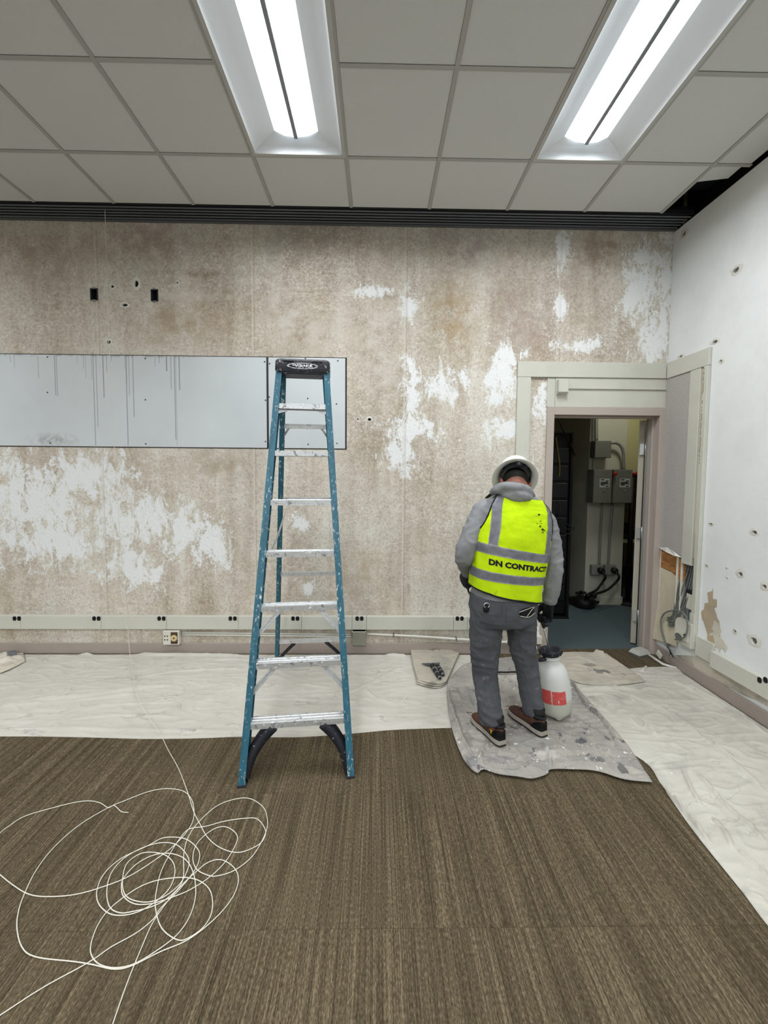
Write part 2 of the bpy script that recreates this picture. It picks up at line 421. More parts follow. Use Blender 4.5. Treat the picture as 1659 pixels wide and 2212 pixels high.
for s, (x, y, rx, ry) in enumerate(chips_right):
    q = RW(x, y); k = q.y/F_PX; bm = B()
    chip_ring(bm, q, (0, -1, 0), (0, 0, 1), (-1, 0, 0), rx*k*q.y/WX*1.2*1.2, ry*k*1.2, .56, 50+s)
    obj('plaster_hole', bm, [M_CHIP, Mat('pit_filler', '6f6c66', .9) if s == 0 else bpy.data.materials['pit_filler']], wall_right)
# walls that only close the room
bm = B(); box(bm, (XL-.1, YF, 0), (XL, D, HC)); struct(obj('wall_left', bm, M_GREY_WALL))
bm = B(); box(bm, (XL-.1, YF-.1, 0), (WX+.1, YF, HC)); struct(obj('wall_front', bm, M_GREY_WALL))
bm = B(); box(bm, (WX+.10, YF, HC-.3), (WX+.2, D, HC+.5)); struct(obj('wall_above_ceiling', bm, M_BLACK), 'dark masonry above the ceiling on the right')
# baseboards
bm = B(); box(bm, (XL, D-.014, 0), (1.452, D-.001, .095), .003); struct(obj('baseboard_back', bm, M_BASE))
bm = B(); box(bm, (WX-.014, YF, 0), (WX-.001, D-.016, .100), .003); struct(obj('baseboard_right', bm, M_BASE))

# ------------------------------------------------------------------ floor: carpet squares
floor = empty_struct('floor', (0, 0, 0), 'brown striped carpet laid in squares')
bm = B(); box(bm, (XL, YF, -.06), (WX+.1, D+.10, -.0075)); obj('floor_slab', bm, M_CARPET, floor)
TS = .6115; rows = [1.353+TS*k for k in range(-2, 4)]
cols = [.10+TS*k for k in range(-7, 4)]
def carpet_tile_mesh(w, d):
    bm = B(); box(bm, (0, 0, -.007), (w, d, 0)); es = [e for e in bm.edges if all(v.co.z > -.001 for v in e.verts)]
    bmesh.ops.bevel(bm, geom=es, offset=.0012, segments=1, affect='EDGES')
    me = bpy.data.meshes.new('carpet_tile'); bm.to_mesh(me); bm.free(); me.materials.append(M_CARPET.m); return me
cm = {}
for y0 in rows:
    for x0 in cols:
        w = min(TS, WX-x0)-.0006; d = min(TS, D+.10-y0)-.0006
        if w <= .02 or d <= .02: continue
        key = (round(w, 3), round(d, 3))
        if key not in cm: cm[key] = carpet_tile_mesh(w, d)
        o = bpy.data.objects.new('carpet_tile', cm[key]); link(o, floor); o.location = (x0, y0, 0)
bm = B(); box(bm, (XL, YF, -.0075), (cols[0]-.001, D, -.0005)); box(bm, (cols[0]-.001, YF, -.0075), (WX, rows[0]-.001, -.0005)); obj('floor_beyond', bm, M_CARPET, floor)

# ------------------------------------------------------------------ ceiling: tiles in a T-bar grid
GX0, GY0, GS = -2.0504, 2.816, .61
VY = 3.326                                      # front edge of the slot diffuser
ceiling = empty_struct('ceiling', (0, 0, HC), 'suspended ceiling of grey mineral tiles')
LIGHTS = [(2, 0), (5, 0)]                       # column, row of the troffers in view (they run two modules back)
def lit(i, j): return any(i == c and j in (r, r-1) for c, r in LIGHTS)
tile_me = {}
def tile(x0, x1, y0, y1):
    key = (round(x1-x0, 3), round(y1-y0, 3))
    if key not in tile_me:
        bm = B(); a, b = key[0]/2, key[1]/2; box(bm, (-a, -b, 0), (a, b, .016))
        es = [e for e in bm.edges if all(v.co.z < .001 for v in e.verts)]; bmesh.ops.bevel(bm, geom=es, offset=.003, segments=1, affect='EDGES')
        me = bpy.data.meshes.new('ceiling_tile'); bm.to_mesh(me); bm.free(); me.materials.append(M_TILE.m); tile_me[key] = me
    o = bpy.data.objects.new('ceiling_tile', tile_me[key]); link(o, ceiling); o.location = ((x0+x1)/2, (y0+y1)/2, .004); return o
cx = [GX0+GS*k for k in range(-4, 8)]; g = .0105
for ci in range(-3, 8):
    x0 = GX0+GS*ci; x1 = min(x0+GS, WX-.03)
    for j in range(-4, 2):                      # j = row whose far edge is GY0 + j*GS
        y1 = GY0+GS*j; y0 = y1-GS
        if j == 1: y1 = VY
        if lit(ci, j): continue
        if ci == 7 and j == 1: continue
        tile(x0+g, x1-(g if ci < 7 else 0), y0+g, y1-(g if j < 1 else .004))
# the loose cut piece beside the gap at the right wall
q = tile(GX0+GS*7+g, WX-.05, GY0+g, GY0+.165); q.rotation_euler = (R(4), R(-3.5), R(-6)); q.location.z = .012; q['label'] = 'displaced cut tile beside the dark gap'
bars = 0
for ci in range(-3, 8):                         # main bars run front to back
    x = GX0+GS*ci
    for (a, b) in ((GY0-5*GS, VY-.002),):
        bm = B(); box(bm, (x-.012, a, 0), (x+.012, b, .0035)); box(bm, (x-.001, a, .0036), (x+.001, b, .03)); obj('grid_bar', bm, M_GRID, ceiling)
for j in range(-4, 1):                          # cross bars, one piece per module
    y = GY0+GS*j
    for ci in range(-3, 8):
        if lit(ci, j) and lit(ci, j+1): continue
        x0 = GX0+GS*ci+.0125; x1 = min(GX0+GS*(ci+1)-.0125, WX-.02)
        bm = B(); box(bm, (x0, y-.012, .0002), (x1, y+.012, .0033)); obj('grid_bar', bm, M_GRID, ceiling)
OUT_LAMPS = [(-4, 0)]+[(c, -r) for r in (5, 9, 13) for c in (-4, -1, 2, 5)]
bm = B()
for ci in range(-7, 8):                         # the rest of the ceiling, outside the photo, open where its lamps sit
    x0 = max(XL, GX0+GS*ci); x1 = min(GX0+GS*(ci+1), WX)
    for j in range(-15, 2):
        y1 = VY if j == 1 else GY0+GS*j; y0 = max(YF, GY0+GS*(j-1))
        if (ci >= -3 and j >= -4) or any(ci == c and j in (r, r-1) for c, r in OUT_LAMPS) or y1 <= y0 or x1 <= x0: continue
        box(bm, (x0, y0, 0), (x1, y1, .02))
obj('ceiling_beyond', bm, M_TILE, ceiling)['kind'] = 'stuff'
bm = B(); box(bm, (XL, YF, .5), (WX+.3, D+.2, .56)); obj('deck_above', bm, M_BLACK, ceiling)
bm = B(); box(bm, (XL, D-.03, .02), (WX+.05, D-.002, .5)); obj('plenum_lining', bm, M_BLACK, ceiling)
# a duct in the dark above the gap
bm = B(); box(bm, (2.30, 1.6, .16), (2.56, 3.3, .40), .01); du = obj('duct', bm, M_DARK, ceiling)

# ------------------------------------------------------------------ troffers
M_LENS = Mat('lit_lens', 'ffffff', .5)
M_LENS.b.inputs['Emission Color'].default_value = (.80, .91, 1, 1); M_LENS.b.inputs['Emission Strength'].default_value = LENS_GLOW
M_REFL = Mat('white_enamel', 'e4e7ea', .35); M_FRAME = Mat('troffer_frame', 'bdbdb8', .45); M_BAR = Mat('lamp_spine', '8d9196', .4, .3)
LAMP_DATA = [None]
def troffer(label, group, parts=True):
    t = thing('ceiling_light', label, 'light', (0, 0, 0), 0, group); h = GS/2; L = GS*2
    bm = B()
    for sx in (-1, 1): box(bm, (min(sx*(h-.026), sx*(h-.003)), -L+.003, -.004), (max(sx*(h-.026), sx*(h-.003)), -.003, .008), .001)
    for y0 in (-.026, -L+.003): box(bm, (-h+.026, y0, -.004), (h-.026, y0+.023, .008), .001)
    obj('frame', bm, M_FRAME, t)
    a, b = h-.026, .137                         # reflector outer and inner half width
    ye0, ye1 = -.026, -L+.026; yi0, yi1 = ye0-.085, ye1+.085; zi = .075
    for sx in (-1, 1):
        bm = B()
        cs = [(a, .0), (a-.03, .028), (a-.075, .05), (b, zi)]
        V = [[bm.verts.new((sx*x, (ye0+(yi0-ye0)*((a-x)/(a-b))) if e == 0 else (ye1+(yi1-ye1)*((a-x)/(a-b))), z)) for x, z in cs] for e in (0, 1)]
        for k in range(3): bm.faces.new((V[0][k], V[0][k+1], V[1][k+1], V[1][k]))
        obj('reflector', bm, M_REFL, t, True)
    for ye, yi in ((ye0, yi0), (ye1, yi1)):
        bm = B(); cs = [(a, .0), (a-.03, .028), (a-.075, .05), (b, zi)]
        V = [[bm.verts.new((sx*x, ye+(yi-ye)*((a-x)/(a-b)), z)) for sx in (-1, 1)] for x, z in cs]
        for p_, q_ in zip(V, V[1:]): bm.faces.new((p_[0], p_[1], q_[1], q_[0]))
        bm.faces.new((V[-1][0], V[-1][1], bm.verts.new((0, yi, .036)))); obj('end_reflector', bm, M_REFL, t)
    for sx in (-1, 1):
        bm = B(); prism(bm, [(sx*.011, yi0, .036), (sx*.075, yi0, .045), (sx*b, yi0, zi), (sx*b, yi0, zi+.01), (sx*.011, yi0, .06)], (0, yi1-yi0, 0))
        obj('lens', bm, M_LENS, t)
    bm = B(); box(bm, (-.0135, yi1, .024), (.0135, yi0, .06), .003); obj('spine', bm, M_BAR, t)
    ld = LAMP_DATA[0]
    if ld is None:
        ld = LAMP_DATA[0] = bpy.data.lights.new('fluorescent_light', 'AREA'); ld.shape = 'RECTANGLE'; ld.size = 2*b-.01; ld.size_y = yi0-yi1-.01
        ld.energy = LAMP_POWER; ld.color = LAMP_COL[:3]; ld.spread = R(166)
    lo = bpy.data.objects.new('fluorescent_light', ld); link(lo, t); lo.location = (0, (yi0+yi1)/2, .0345)
    bm = B(); box(bm, (-h+.003, -L+.003, .10), (h-.003, -.003, .14)); obj('housing', bm, M_FRAME, t)
    return t
lamp = troffer('long lit fluorescent troffer over the ladder', 'recessed ceiling lights')
lamp.location = (GX0+GS*2.5, GY0, HC)
o = clone(lamp, None, location=(GX0+GS*5.5, GY0, HC)); o['label'] = 'long lit fluorescent troffer above the doorway side, nearer the white wall'
for k, (x, y) in enumerate([(GX0+GS*(c+.5), GY0+GS*r) for c, r in OUT_LAMPS]):
    o = clone(lamp, None, location=(x, y, HC-.005)); o['label'] = 'recessed troffer elsewhere in the room, out of the photo'; o['group'] = 'recessed ceiling lights outside the photo'

# ------------------------------------------------------------------ slot diffuser along the back wall
vent = thing('slot_diffuser', 'long dark linear slot diffuser between ceiling and back wall', 'vent', (0, VY, HC))
M_VENT = Mat('diffuser_grey', '70747a', .45, .2); M_VENT2 = Mat('diffuser_trim', '5c5e62', .5)
bm = B(); box(bm, (XL, .002, .035), (WX-.002, D-VY-.004, .06)); obj('back_pan', bm, M_BLACK, vent)
for k in range(5):
    y = .032+k*.036; bm = B(); prism(bm, [(XL, y, .0), (XL, y+.011, -.002), (XL, y+.011, .008), (XL, y+.002, .008)], (WX-.004-XL, 0, 0)); obj('slat', bm, M_VENT, vent)
bm = B(); box(bm, (XL, .202, -.006), (WX-.004, .227, .03), .002); obj('wall_flange', bm, M_VENT2, vent)
bm = B(); box(bm, (XL, .0005, -.001), (WX-.004, .006, .03)); obj('edge_flange', bm, M_DARK, vent)

# ------------------------------------------------------------------ grey board patched into the wall
def board_mat():
    m = Mat('grey_board', None, .6, 0, .25); p = m.pos; X, Y, Z = m.xyz(p)
    c = m.mix(m.mr(m.noise(p, 1.5, 4), .35, .7), 'd0d5d7', 'c6cbcd')
    # run-down drips of dirty water from the top edge
    top = 2.566
    k = D/F_PX
    for (x, y1, w, a) in [(24, 783, 1.2, .5), (33, 795, 1.2, .5), (85, 818, 1.2, .6), (122, 855, 1.6, .7), (126, 857, 1.2, .7), (168, 785, 1, .4), (182, 797, 1.2, .5), (200, 820, 1, .6), (187, 817, 1, .5), (208, 963, 1.5, .7), (213, 923, 1.3, .65),
                          (226, 860, 1.6, .8), (232, 805, 1.2, .6), (271, 797, 1, .4), (275, 830, 1.2, .5), (278, 963, 1.6, .7), (281, 855, 1.2, .6), (291, 902, 1.4, .75), (336, 793, 1.2, .6), (345, 785, 1.5, .6), (361, 803, 2.2, .8), (371, 842, 1.6, .6), (381, 950, 1.8, .7), (384, 963, 1.0, .5), (389, 843, 2.2, .7), (242, 781, 1.2, .5), (70, 772, 1.2, .4)]:
        q = W(x, y1); a0 = W(x, 768)
        sx = m.math('ABSOLUTE', m.math('SUBTRACT', X, q.x))
        f = m.math('MULTIPLY', m.mr(sx, w*k*.35, w*k*.8, a, 0), m.mr(Z, q.z, q.z+.004))
        c = m.mix(f, c, '828285')
    e = m.math('MULTIPLY', m.mr(Z, 2.545, 2.566), m.mr(m.noise(m.map(p, (1, 1, 1)), 22, 4), .45, .62))
    e = m.math('MULTIPLY', e, m.mr(X, -1.35, -1.75)); c = m.mix(m.math('MULTIPLY', e, .6), c, '7a797a')
    st = W(115, 950); d = m.n('VectorMath', operation='LENGTH'); m.put(d.inputs[0], m.map(p, (4.2, 0, 16), (-st.x*4.2, 0, -st.z*16)))
    s = m.math('MULTIPLY', m.mr(d.outputs['Value'], .2, 1.1, 1, 0), m.mr(m.noise(p, 25, 5), .38, .6)); c = m.mix(m.math('MULTIPLY', s, .6), c, '8b8b88')
    m.col(c); return m
M_BOARD = board_mat()
M_SCREW = Mat('screw_head', '3a3a3c', .5, .4)
def board(x0, x1, label, screws):
    a, b = W(x0, 767.2+x0*.0085), W(x1, 963+x1*.0083)
    t = thing('wall_board', label, 'board', (a.x, D, b.z), 0)
    zt, zb = 2.566, 1.803
    bm = B(); box(bm, (a.x, D-.007, zb), (b.x, D-.001, zt), .001); obj('panel', bm, M_BOARD, t, world=True)
    for x, y in screws:
        q = W(x, y); bm = B(); disc_prism(bm, (q.x, D-.007, q.z), (0, -1, 0), .0065, .0012, 8); obj('screw', bm, M_SCREW, t, world=True)
board(-300, 577, 'long pale grey wall board with dirty drips running down it', [(572, 782), (104, 848), (315, 864), (574, 865), (110, 957), (316, 959), (574, 954), (315, 775), (104, 772)])
board(580, 745.5, 'short grey wall board directly behind the top of the ladder', [(583, 786), (660, 775), (730, 780), (582, 858), (727, 873), (665, 861), (728, 958), (666, 960)])
bm = B(); a, b = W(-302, 766), W(747.4, 970)
box(bm, (a.x, D-.003, 1.796), (b.x+.006, D-.0006, 2.573)); sh = obj('joint_sheet', bm, Mat('dark_joint', '3c3a38', .9), wall_back); sh['label'] = 'dark joint round the grey boards'  # dark sheet behind the boards, showing as the joint round them

# black outlet boxes left in the wall
for k, (a, b) in enumerate(WB):
    t = thing('outlet_box', ['empty black outlet box in the plaster, the left of two above the board', 'black outlet box with bent tabs, the right of two above the board'][k], 'outlet box', ((a.x+b.x)/2, D, b.z), 0, 'black boxes high in the plaster')
    m4 = .004
    bm = B(); x0, x1, z0, z1 = a.x, b.x, b.z, a.z
    for lo, hi in (((x0-m4, D-.004, z0-m4), (x0+m4, D+.05, z1+m4)), ((x1-m4, D-.004, z0-m4), (x1+m4, D+.05, z1+m4)), ((x0+m4, D-.004, z0-m4), (x1-m4, D+.05, z0+m4)), ((x0+m4, D-.004, z1-m4), (x1-m4, D+.05, z1+m4))): box(bm, lo, hi)
    obj('rim', bm, M_DARK, t, world=True)
    bm = B(); box(bm, (x0+m4, D+.035, z0+m4), (x1-m4, D+.05, z1-m4)); obj('bottom', bm, M_BLACK, t, world=True)
    for s in (0, 1):
        bm = B(); zz = z1+.006 if s else z0-.006; box(bm, ((x0+x1)/2-.012, D-.006, zz-.006), ((x0+x1)/2+.012, D-.002, zz+.006), .001); obj('tab', bm, Mat('galvanised', '85868a', .4, .6) if not (k or s) else bpy.data.materials['galvanised'], t, world=True)
M_GALV = bpy.data.materials['galvanised']

# ------------------------------------------------------------------ power raceway on the back wall
M_RACE = painted('raceway_enamel', 'c9c8bd', .03, .4)
race = thing('power_raceway', 'long beige steel power raceway with paired outlets along the back wall', 'raceway', (-1, D, .23))
z0, z1, dp = .228, .346, .042
seams = [-420, -250, -100, 53, 225, 364.5, 518, 653, 761, 792, 978, 1008, 1110]
for a, b in zip(seams, seams[1:]):
    xa, xb = W(a, 1340).x, W(b, 1340).x
    bm = B(); box(bm, (xa+.0008, D-dp, z0), (xb-.0008, D-.001, z1), .004); obj('cover', bm, M_RACE, race, world=True)
M_SOCK = Mat('black_socket', '141416', .4)
for x in (31.6, 203.5, 344, 497.8, 633, 771.6, 988):
    o2 = None
    for k in (0, 1):
        q = P(x+k*9.8, 1336, D-dp); bm = B()
        ring = []
        for i in range(16):
            an = i*2*math.pi/16; cx_, cz_ = math.cos(an)*.0165, math.sin(an)*.0215
            cx_ = max(-.0155, min(.0155, cx_)); cz_ = max(-.019, min(.019, cz_)); ring.append((q.x+cx_, D-dp-.0025, q.z+cz_))
        prism(bm, ring, (0, .002, 0)); so = obj('outlet', bm, M_SOCK, race, world=True)
        bm = B()
        for sx in (-.006, .006): box(bm, (q.x+sx-.001, D-dp-.0035, q.z-.003), (q.x+sx+.001, D-dp-.0024, q.z+.007))
        obj('slot', bm, M_BLACK, so, world=True)

# box and conduit under the raceway
M_PLATE = painted('ivory_plate', 'dcd8cc', .08, .5)
a, b = W(358, 1358), W(393, 1388)
t = thing('outlet_box', 'small open white outlet box under the raceway', 'outlet box', ((a.x+b.x)/2, D, b.z))
bm = B(); box(bm, (a.x, D-.05, b.z), (b.x, D-.001, a.z), .003); obj('body', bm, M_PLATE, t, world=True)
xm = a.x+(b.x-a.x)*.46
for i in (0, 1):
    for j in (0, 1):
        bm = B(); x = a.x+.016+i*.022; z = b.z+.045+j*.032; box(bm, (x-.005, D-.0515, z-.005), (x+.005, D-.0495, z+.005)); obj('socket', bm, M_SOCK, t, world=True)
bm = B(); box(bm, (xm+.004, D-.053, b.z+.010), (b.x-.012, D-.0495, a.z-.012), .002); obj('open_side', bm, Mat('brown_bakelite', '4b3a26', .5), t, world=True)
q = Vector(((xm+b.x)/2-.004, D-.053, (a.z+b.z)/2))
bm = B(); disc_prism(bm, q, (0, -1, 0), .028, .006, 20); s = obj('round_socket', bm, Mat('old_ivory', 'cdb98c', .5), t, world=True)
bm = B(); disc_prism(bm, q+Vector((0, -.006, 0)), (0, -1, 0), .007, .001, 10); obj('hole', bm, M_SOCK, s, world=True)
M_PVC = painted('white_conduit', 'dcd9d0', .08, .45)
t = thing('conduit', 'thin white conduit running between the two small wall boxes', 'conduit', (W(570, 1368).x, D, .17))
for k, y in enumerate((1366.5, 1371)):
    q0, q1 = P(394, y, D-.012), P(760, y+4, D-.012); bm = B(); tube(bm, [q0, q1], .0085, 8); obj('pipe', bm, M_PVC, t, True, world=True)
a, b = W(762, 1358), W(790, 1389)
t = thing('junction_box', 'small grey-green steel junction box below the raceway beside the ladder', 'junction box', ((a.x+b.x)/2, D, b.z))
M_STEELBOX = painted('aged_grey_box', '8b897c', .1, .5)
bm = B(); box(bm, (a.x, D-.055, b.z), (b.x, D-.001, a.z-.004), .003); obj('body', bm, M_STEELBOX, t, world=True)
bm = B(); box(bm, (a.x-.002, D-.057, a.z-.010), (b.x+.002, D-.001, a.z-.004), .001); obj('lid_edge', bm, M_RACE, t, world=True)
for sx in (-1, 1):
    bm = B(); disc_prism(bm, ((a.x+b.x)/2+sx*.022, D-.055, (a.z+b.z)/2), (0, -1, 0), .010, .0015, 12); obj('knockout', bm, M_STEELBOX, t, world=True)
t = thing('conduit', 'loose white conduit sagging along the wall towards the worker', 'conduit', (W(960, 1380).x, D, .13))
bm = B(); tube(bm, catmull([P(793, 1369, D-.02), P(900, 1374.5, D-.022), P(1010, 1382, D-.025), P(1090, 1387, D-.03), P(1148, 1390, D-.035)], 6), .0105, 10); obj('pipe', bm, M_PVC, t, True, world=True)
for x, y in ((850, 1371.5), (985, 1379.8)):
    bm = B(); q = P(x, y, D-.014); box(bm, (q.x-.006, D-.037, q.z-.016), (q.x+.006, D-.001, q.z+.016), .002); obj('strap', bm, M_GALV, t, world=True)
a, b = P(1147, 1374, D-.05), P(1171, 1391, D-.05)
t = thing('outlet_box', 'white surface box with loose wires low beside the door frame', 'outlet box', ((a.x+b.x)/2, D, b.z))
bm = B(); box(bm, (a.x, D-.06, b.z), (1.4505, D-.001, a.z), .003); obj('body', bm, M_PLATE, t, world=True)
for s in range(3):
    q = Vector((a.x+.02+s*.02, D-.05, b.z)); bm = B(); tube(bm, catmull([q, q+Vector((.02-.015*s, -.03, -.03)), q+Vector((-.01*s, -.02, -.055)), q+Vector((-.05, -.01, -.05+.01*s))], 6), .003, 6); obj('wire', bm, [M_SOCK, Mat('wire_white', 'd8d5cc', .5)][s % 2] if s < 2 else M_SOCK, t, True, world=True)

# ------------------------------------------------------------------ door frame and trims
frame = empty_struct('trim_1', (DX0, D, 0), 'taupe steel door frame'); fx0, fx1, fz = 1.452, 2.489, 2.176
fr = lambda n, lo, hi, bev=.002: (lambda b_: (box(b_, lo, hi, bev), obj(n, b_, M_TAUPE, frame, world=True)))(B())
fr('jamb', (fx0, D-.02, 0), (DX0, D+WALL_T+.02, fz)); fr('jamb', (DX1, D-.02, 0), (fx1, D+WALL_T+.02, fz)); fr('head', (DX0, D-.02, DZ), (DX1, D+WALL_T+.02, fz))
fr('door_stop', (DX0, D+.055, 0), (DX0+.014, D+.10, DZ-.001)); fr('door_stop', (DX1-.014, D+.055, 0), (DX1, D+.10, DZ-.001)); fr('door_stop', (DX0+.014, D+.055, DZ-.015), (DX1-.014, D+.10, DZ-.001))
bm = B(); box(bm, (DX1-.018, D+.101, .0), (DX1-.0005, D+.118, DZ-.01)); obj('seal', bm, Mat('grey_seal', 'a9abab', .4, .3), frame, world=True)
# door leaf, swung right round into the next room
DA = R(133)
door = empty_struct('door_1', (DX1-.004, D+WALL_T+.035, .012), 'door swung open into the dark room')
M_LEAF = painted('door_leaf', 'a8a195', .05, .5)
ddir = Vector((-math.cos(DA), math.sin(DA), 0)); dn = Vector((ddir.y, -ddir.x, 0))
hx = Vector((DX1-.004, D+WALL_T+.035, 0))
def leafbox(n, u0, u1, z0, z1, t0, t1, mt, par):
    bm = B(); q = lambda u, t, z: hx+ddir*u+dn*t+Vector((0, 0, z))
    hull_box(bm, [q(u0, t0, z0), q(u1, t0, z0), q(u1, t1, z0), q(u0, t1, z0), q(u0, t0, z1), q(u1, t0, z1), q(u1, t1, z1), q(u0, t1, z1)])
    return obj(n, bm, mt, par, world=True)
leafbox('leaf', .012, .90, .012, DZ-.012, -.044, 0, M_LEAF, door)
M_STEEL = Mat('brushed_steel', 'c4c6c8', .32, .8)
for z in (.28, 1.06, 1.83):
    hg = leafbox('hinge', -.010, .0115, z-.05, z+.05, -.030, .002, M_STEEL, door)
    bm = B(); tube(bm, [hx+dn*.012+Vector((0, 0, z-.06)), hx+dn*.012+Vector((0, 0, z+.06))], .008, 8); obj('pin', bm, M_STEEL, hg, True, world=True)
bm = B(); q = hx+ddir*.84; tube(bm, [q+dn*.004+Vector((0, 0, 1)), q+dn*.06+Vector((0, 0, 1)), q+dn*.06-ddir*.11+Vector((0, 0, 1))], .011, 8); obj('handle', bm, M_STEEL, door, True, world=True)
# cream trim boards round the doorway
tz0, tz1 = 2.424, 2.553
def trim(name, boxes, label):
    r = empty_struct(name, boxes[0][0], label)
    for lo, hi in boxes:
        bm = B(); box(bm, lo, hi, .003); obj('board', bm, M_CREAM, r, world=True)
    return r
trim('trim_2', [((1.188, D-.024, tz0), (WX-.024, D-.001, tz1)), ((1.188, D-.0235, .348), (1.304, D-.001, tz0-.001)), ((WX-.024, 3.082, tz0-.003), (WX-.001, D-.024, tz1+.002))], 'cream trim boards boxing the doorway and the corner')
t3 = trim('trim_3', [((WX-.0235, 3.155, .885), (WX-.001, 3.262, tz0-.005)), ((WX-.030, 3.082, .30), (WX-.001, 3.122, tz0-.005))], 'upright cream trim beside the fabric panel')
M_CRACK = Mat('old_glue_line', '8f8a78', .9)
bm = B(); box(bm, (WX-.012, 3.123, .95), (WX-.0015, 3.154, tz0-.005)); obj('gap_strip', bm, painted('yellowed_filler', 'c9c1a9', .2), t3, world=True)
bm = B()
rr = random.Random(4)
pts = [(WX-.0306, 3.118+rr.uniform(-.004, .002), 2.40-.012*i) for i in range(60)]
for i in range(0, 60): 
    if rr.random() < .7: x, y, z = pts[i]; box(bm, (WX-.0312, y-.003, z-.007), (WX-.0298, y+.003, z+.006))
obj('old_caulk', bm, M_CRACK, t3, world=True)
# panel over the door head
bm = B(); box(bm, (1.453, D-.010, fz+.001), (1.517, D-.001, tz0-.002), .001); hp = struct(obj('trim_4', bm, M_CREAM), 'narrow cream board at the left over the door frame')
bm = B(); box(bm, (1.519, D-.012, fz+.001), (WX-.003, D-.001, tz0-.002), .001); hp = struct(obj('trim_5', bm, M_CREAM), 'cream panel between door head and trim')
bm = B(); box(bm, (1.45, D-.0125, fz+.004), (1.4525, D-.0008, tz0-.003)); obj('ragged_edge', bm, M_CHIP, hp)
q0, q1 = W(1201, 822), W(1221, 853)
t = thing('door_sensor', 'small cream sensor box over the door frame', 'sensor', ((q0.x+q1.x)/2, D, q1.z))
bm = B(); box(bm, (q0.x, D-.062, q1.z+.012), (q1.x, D-.0125, q0.z), .003); obj('body', bm, M_CREAM, t, world=True)
bm = B(); prism(bm, [(q0.x, D-.062, q1.z+.012), (q0.x, D-.0125, q1.z+.012), (q0.x, D-.0125, q1.z-.006)], (q1.x-q0.x, 0, 0)); obj('wedge', bm, M_CREAM, t, world=True)
bm = B(); z = W(1300, 840).z; box(bm, (q1.x, D-.026, z-.008), (WX-.026, D-.0125, z+.008), .002)
tag(obj('cable_channel', bm, M_CREAM), 'slim cream cable channel leading from the sensor box to the corner', 'cable channel')

# ------------------------------------------------------------------ right wall: fabric panel, opened cavity
M_FAB = Mat('grey_fabric', None, .95, 0, .1)
M_FAB.col(M_FAB.ramp(M_FAB.noise(M_FAB.map(M_FAB.pos, (1, 120, 260)), 1, 3, .7), [(.3, 'a39e9a'), (.7, 'bcb7b3')])); M_FAB.bump(M_FAB.noise(M_FAB.pos, 400, 2), .3, .002)
t = thing('fabric_panel', 'tall grey fabric wall panel torn off at the bottom right of the door', 'wall panel', (WX, 3.4, .95))
bm = B(); prism(bm, [(WX-.014, D-.021, tz0-.005), (WX-.014, 3.263, tz0-.005), (WX-.014, 3.263, .935), (WX-.014, 3.33, .955), (WX-.014, 3.42, .972), (WX-.014, D-.021, .962)], (.012, 0, 0)); obj('fabric', bm, M_FAB, t, world=True)
bm = B(); prism(bm, [(WX-.017, D-.022, .962), (WX-.030, 3.42, .985), (WX-.034, 3.33, .965), (WX-.017, 3.263, .932), (WX-.040, 3.31, .935), (WX-.040, 3.42, .950)], (-.003, 0, -.002)); obj('torn_backing', bm, Mat('torn_paper', 'd9d6d0', .9), t, world=True)
cav = empty_struct('wall_cavity', (WX, 3.3, .3), 'opened cavity in the wall beside the door')
M_WOOD = Mat('brown_board', None, .8); M_WOOD.col(M_WOOD.ramp(M_WOOD.noise(M_WOOD.map(M_WOOD.pos, (8, 8, 40)), 1.5, 5), [(.3, '8a5a33'), (.7, 'b5834f')]))
bm = B(); prism(bm, [(WX+.003, 3.532, .79), (WX+.003, 3.532, .965), (WX+.003, 3.255, .944), (WX+.003, 3.255, .735), (WX+.003, 3.33, .75), (WX+.003, 3.41, .785)], (.02, 0, 0)); obj('brown_band', bm, M_WOOD, cav, world=True)
M_GYP = painted('bare_gypsum', 'd0c6ae', .12, .85)
bm = B(); prism(bm, [(WX+.001, 3.532, .305), (WX+.001, 3.532, .788), (WX+.001, 3.40, .775), (WX+.001, 3.335, .748), (WX+.001, 3.335, .31)], (.018, 0, 0)); obj('gypsum', bm, M_GYP, cav, world=True)
for y in (3.325, 3.275):
    bm = B(); box(bm, (WX-.010, y-.006, .31), (WX+.03, y+.006, .92), .002); obj('stud', bm, M_PLATE, cav, world=True)
bm = B(); box(bm, (WX+.06, 3.15, .42), (WX+.085, 3.265, .90)); obj('cavity_lining', bm, Mat('blue_grey_lining', '7d8486', .7), cav, world=True)
M_CABLE = Mat('grey_cable', '6d716c', .6); M_CABLE2 = Mat('black_rubber', '141414', .5)
cab = thing('cable_bundle', 'grey cables hanging and looping out of the opened wall beside the door', 'cables', (WX, 3.25, .2))
for k in range(6):
    a = Vector((WX+.02+.004*k, 3.245-.014*k, .94)); b = Vector((WX-.012-.006*(k % 3), 3.335-.010*k, .44-.012*k))
    md = a.lerp(b, .5)+Vector((.0, .02-.012*k, 0))
    bm = B(); tube(bm, catmull([a, md, b, b+Vector((-.01, .05+.004*k, -.05))], 6), .0055, 6); obj('cable', bm, [M_CABLE, M_GALV][k == 3], cab, True, world=True)
lp = [(1463, 1318), (1440, 1322), (1429, 1335), (1428, 1355), (1434, 1378), (1440, 1396), (1449, 1404)]
bm = B(); tube(bm, catmull([RW(x, y, WX-.04) for x, y in lp], 6), .006, 8); obj('loop', bm, M_CABLE, cab, True, world=True)
lp = [(1463, 1318), (1478, 1326), (1485, 1345), (1483, 1368), (1473, 1380), (1458, 1381)]
bm = B(); tube(bm, catmull([RW(x, y, WX-.075) for x, y in lp], 6), .006, 8); obj('loop', bm, M_CABLE, cab, True, world=True)
q = RW(1452, 1396, WX-.035)
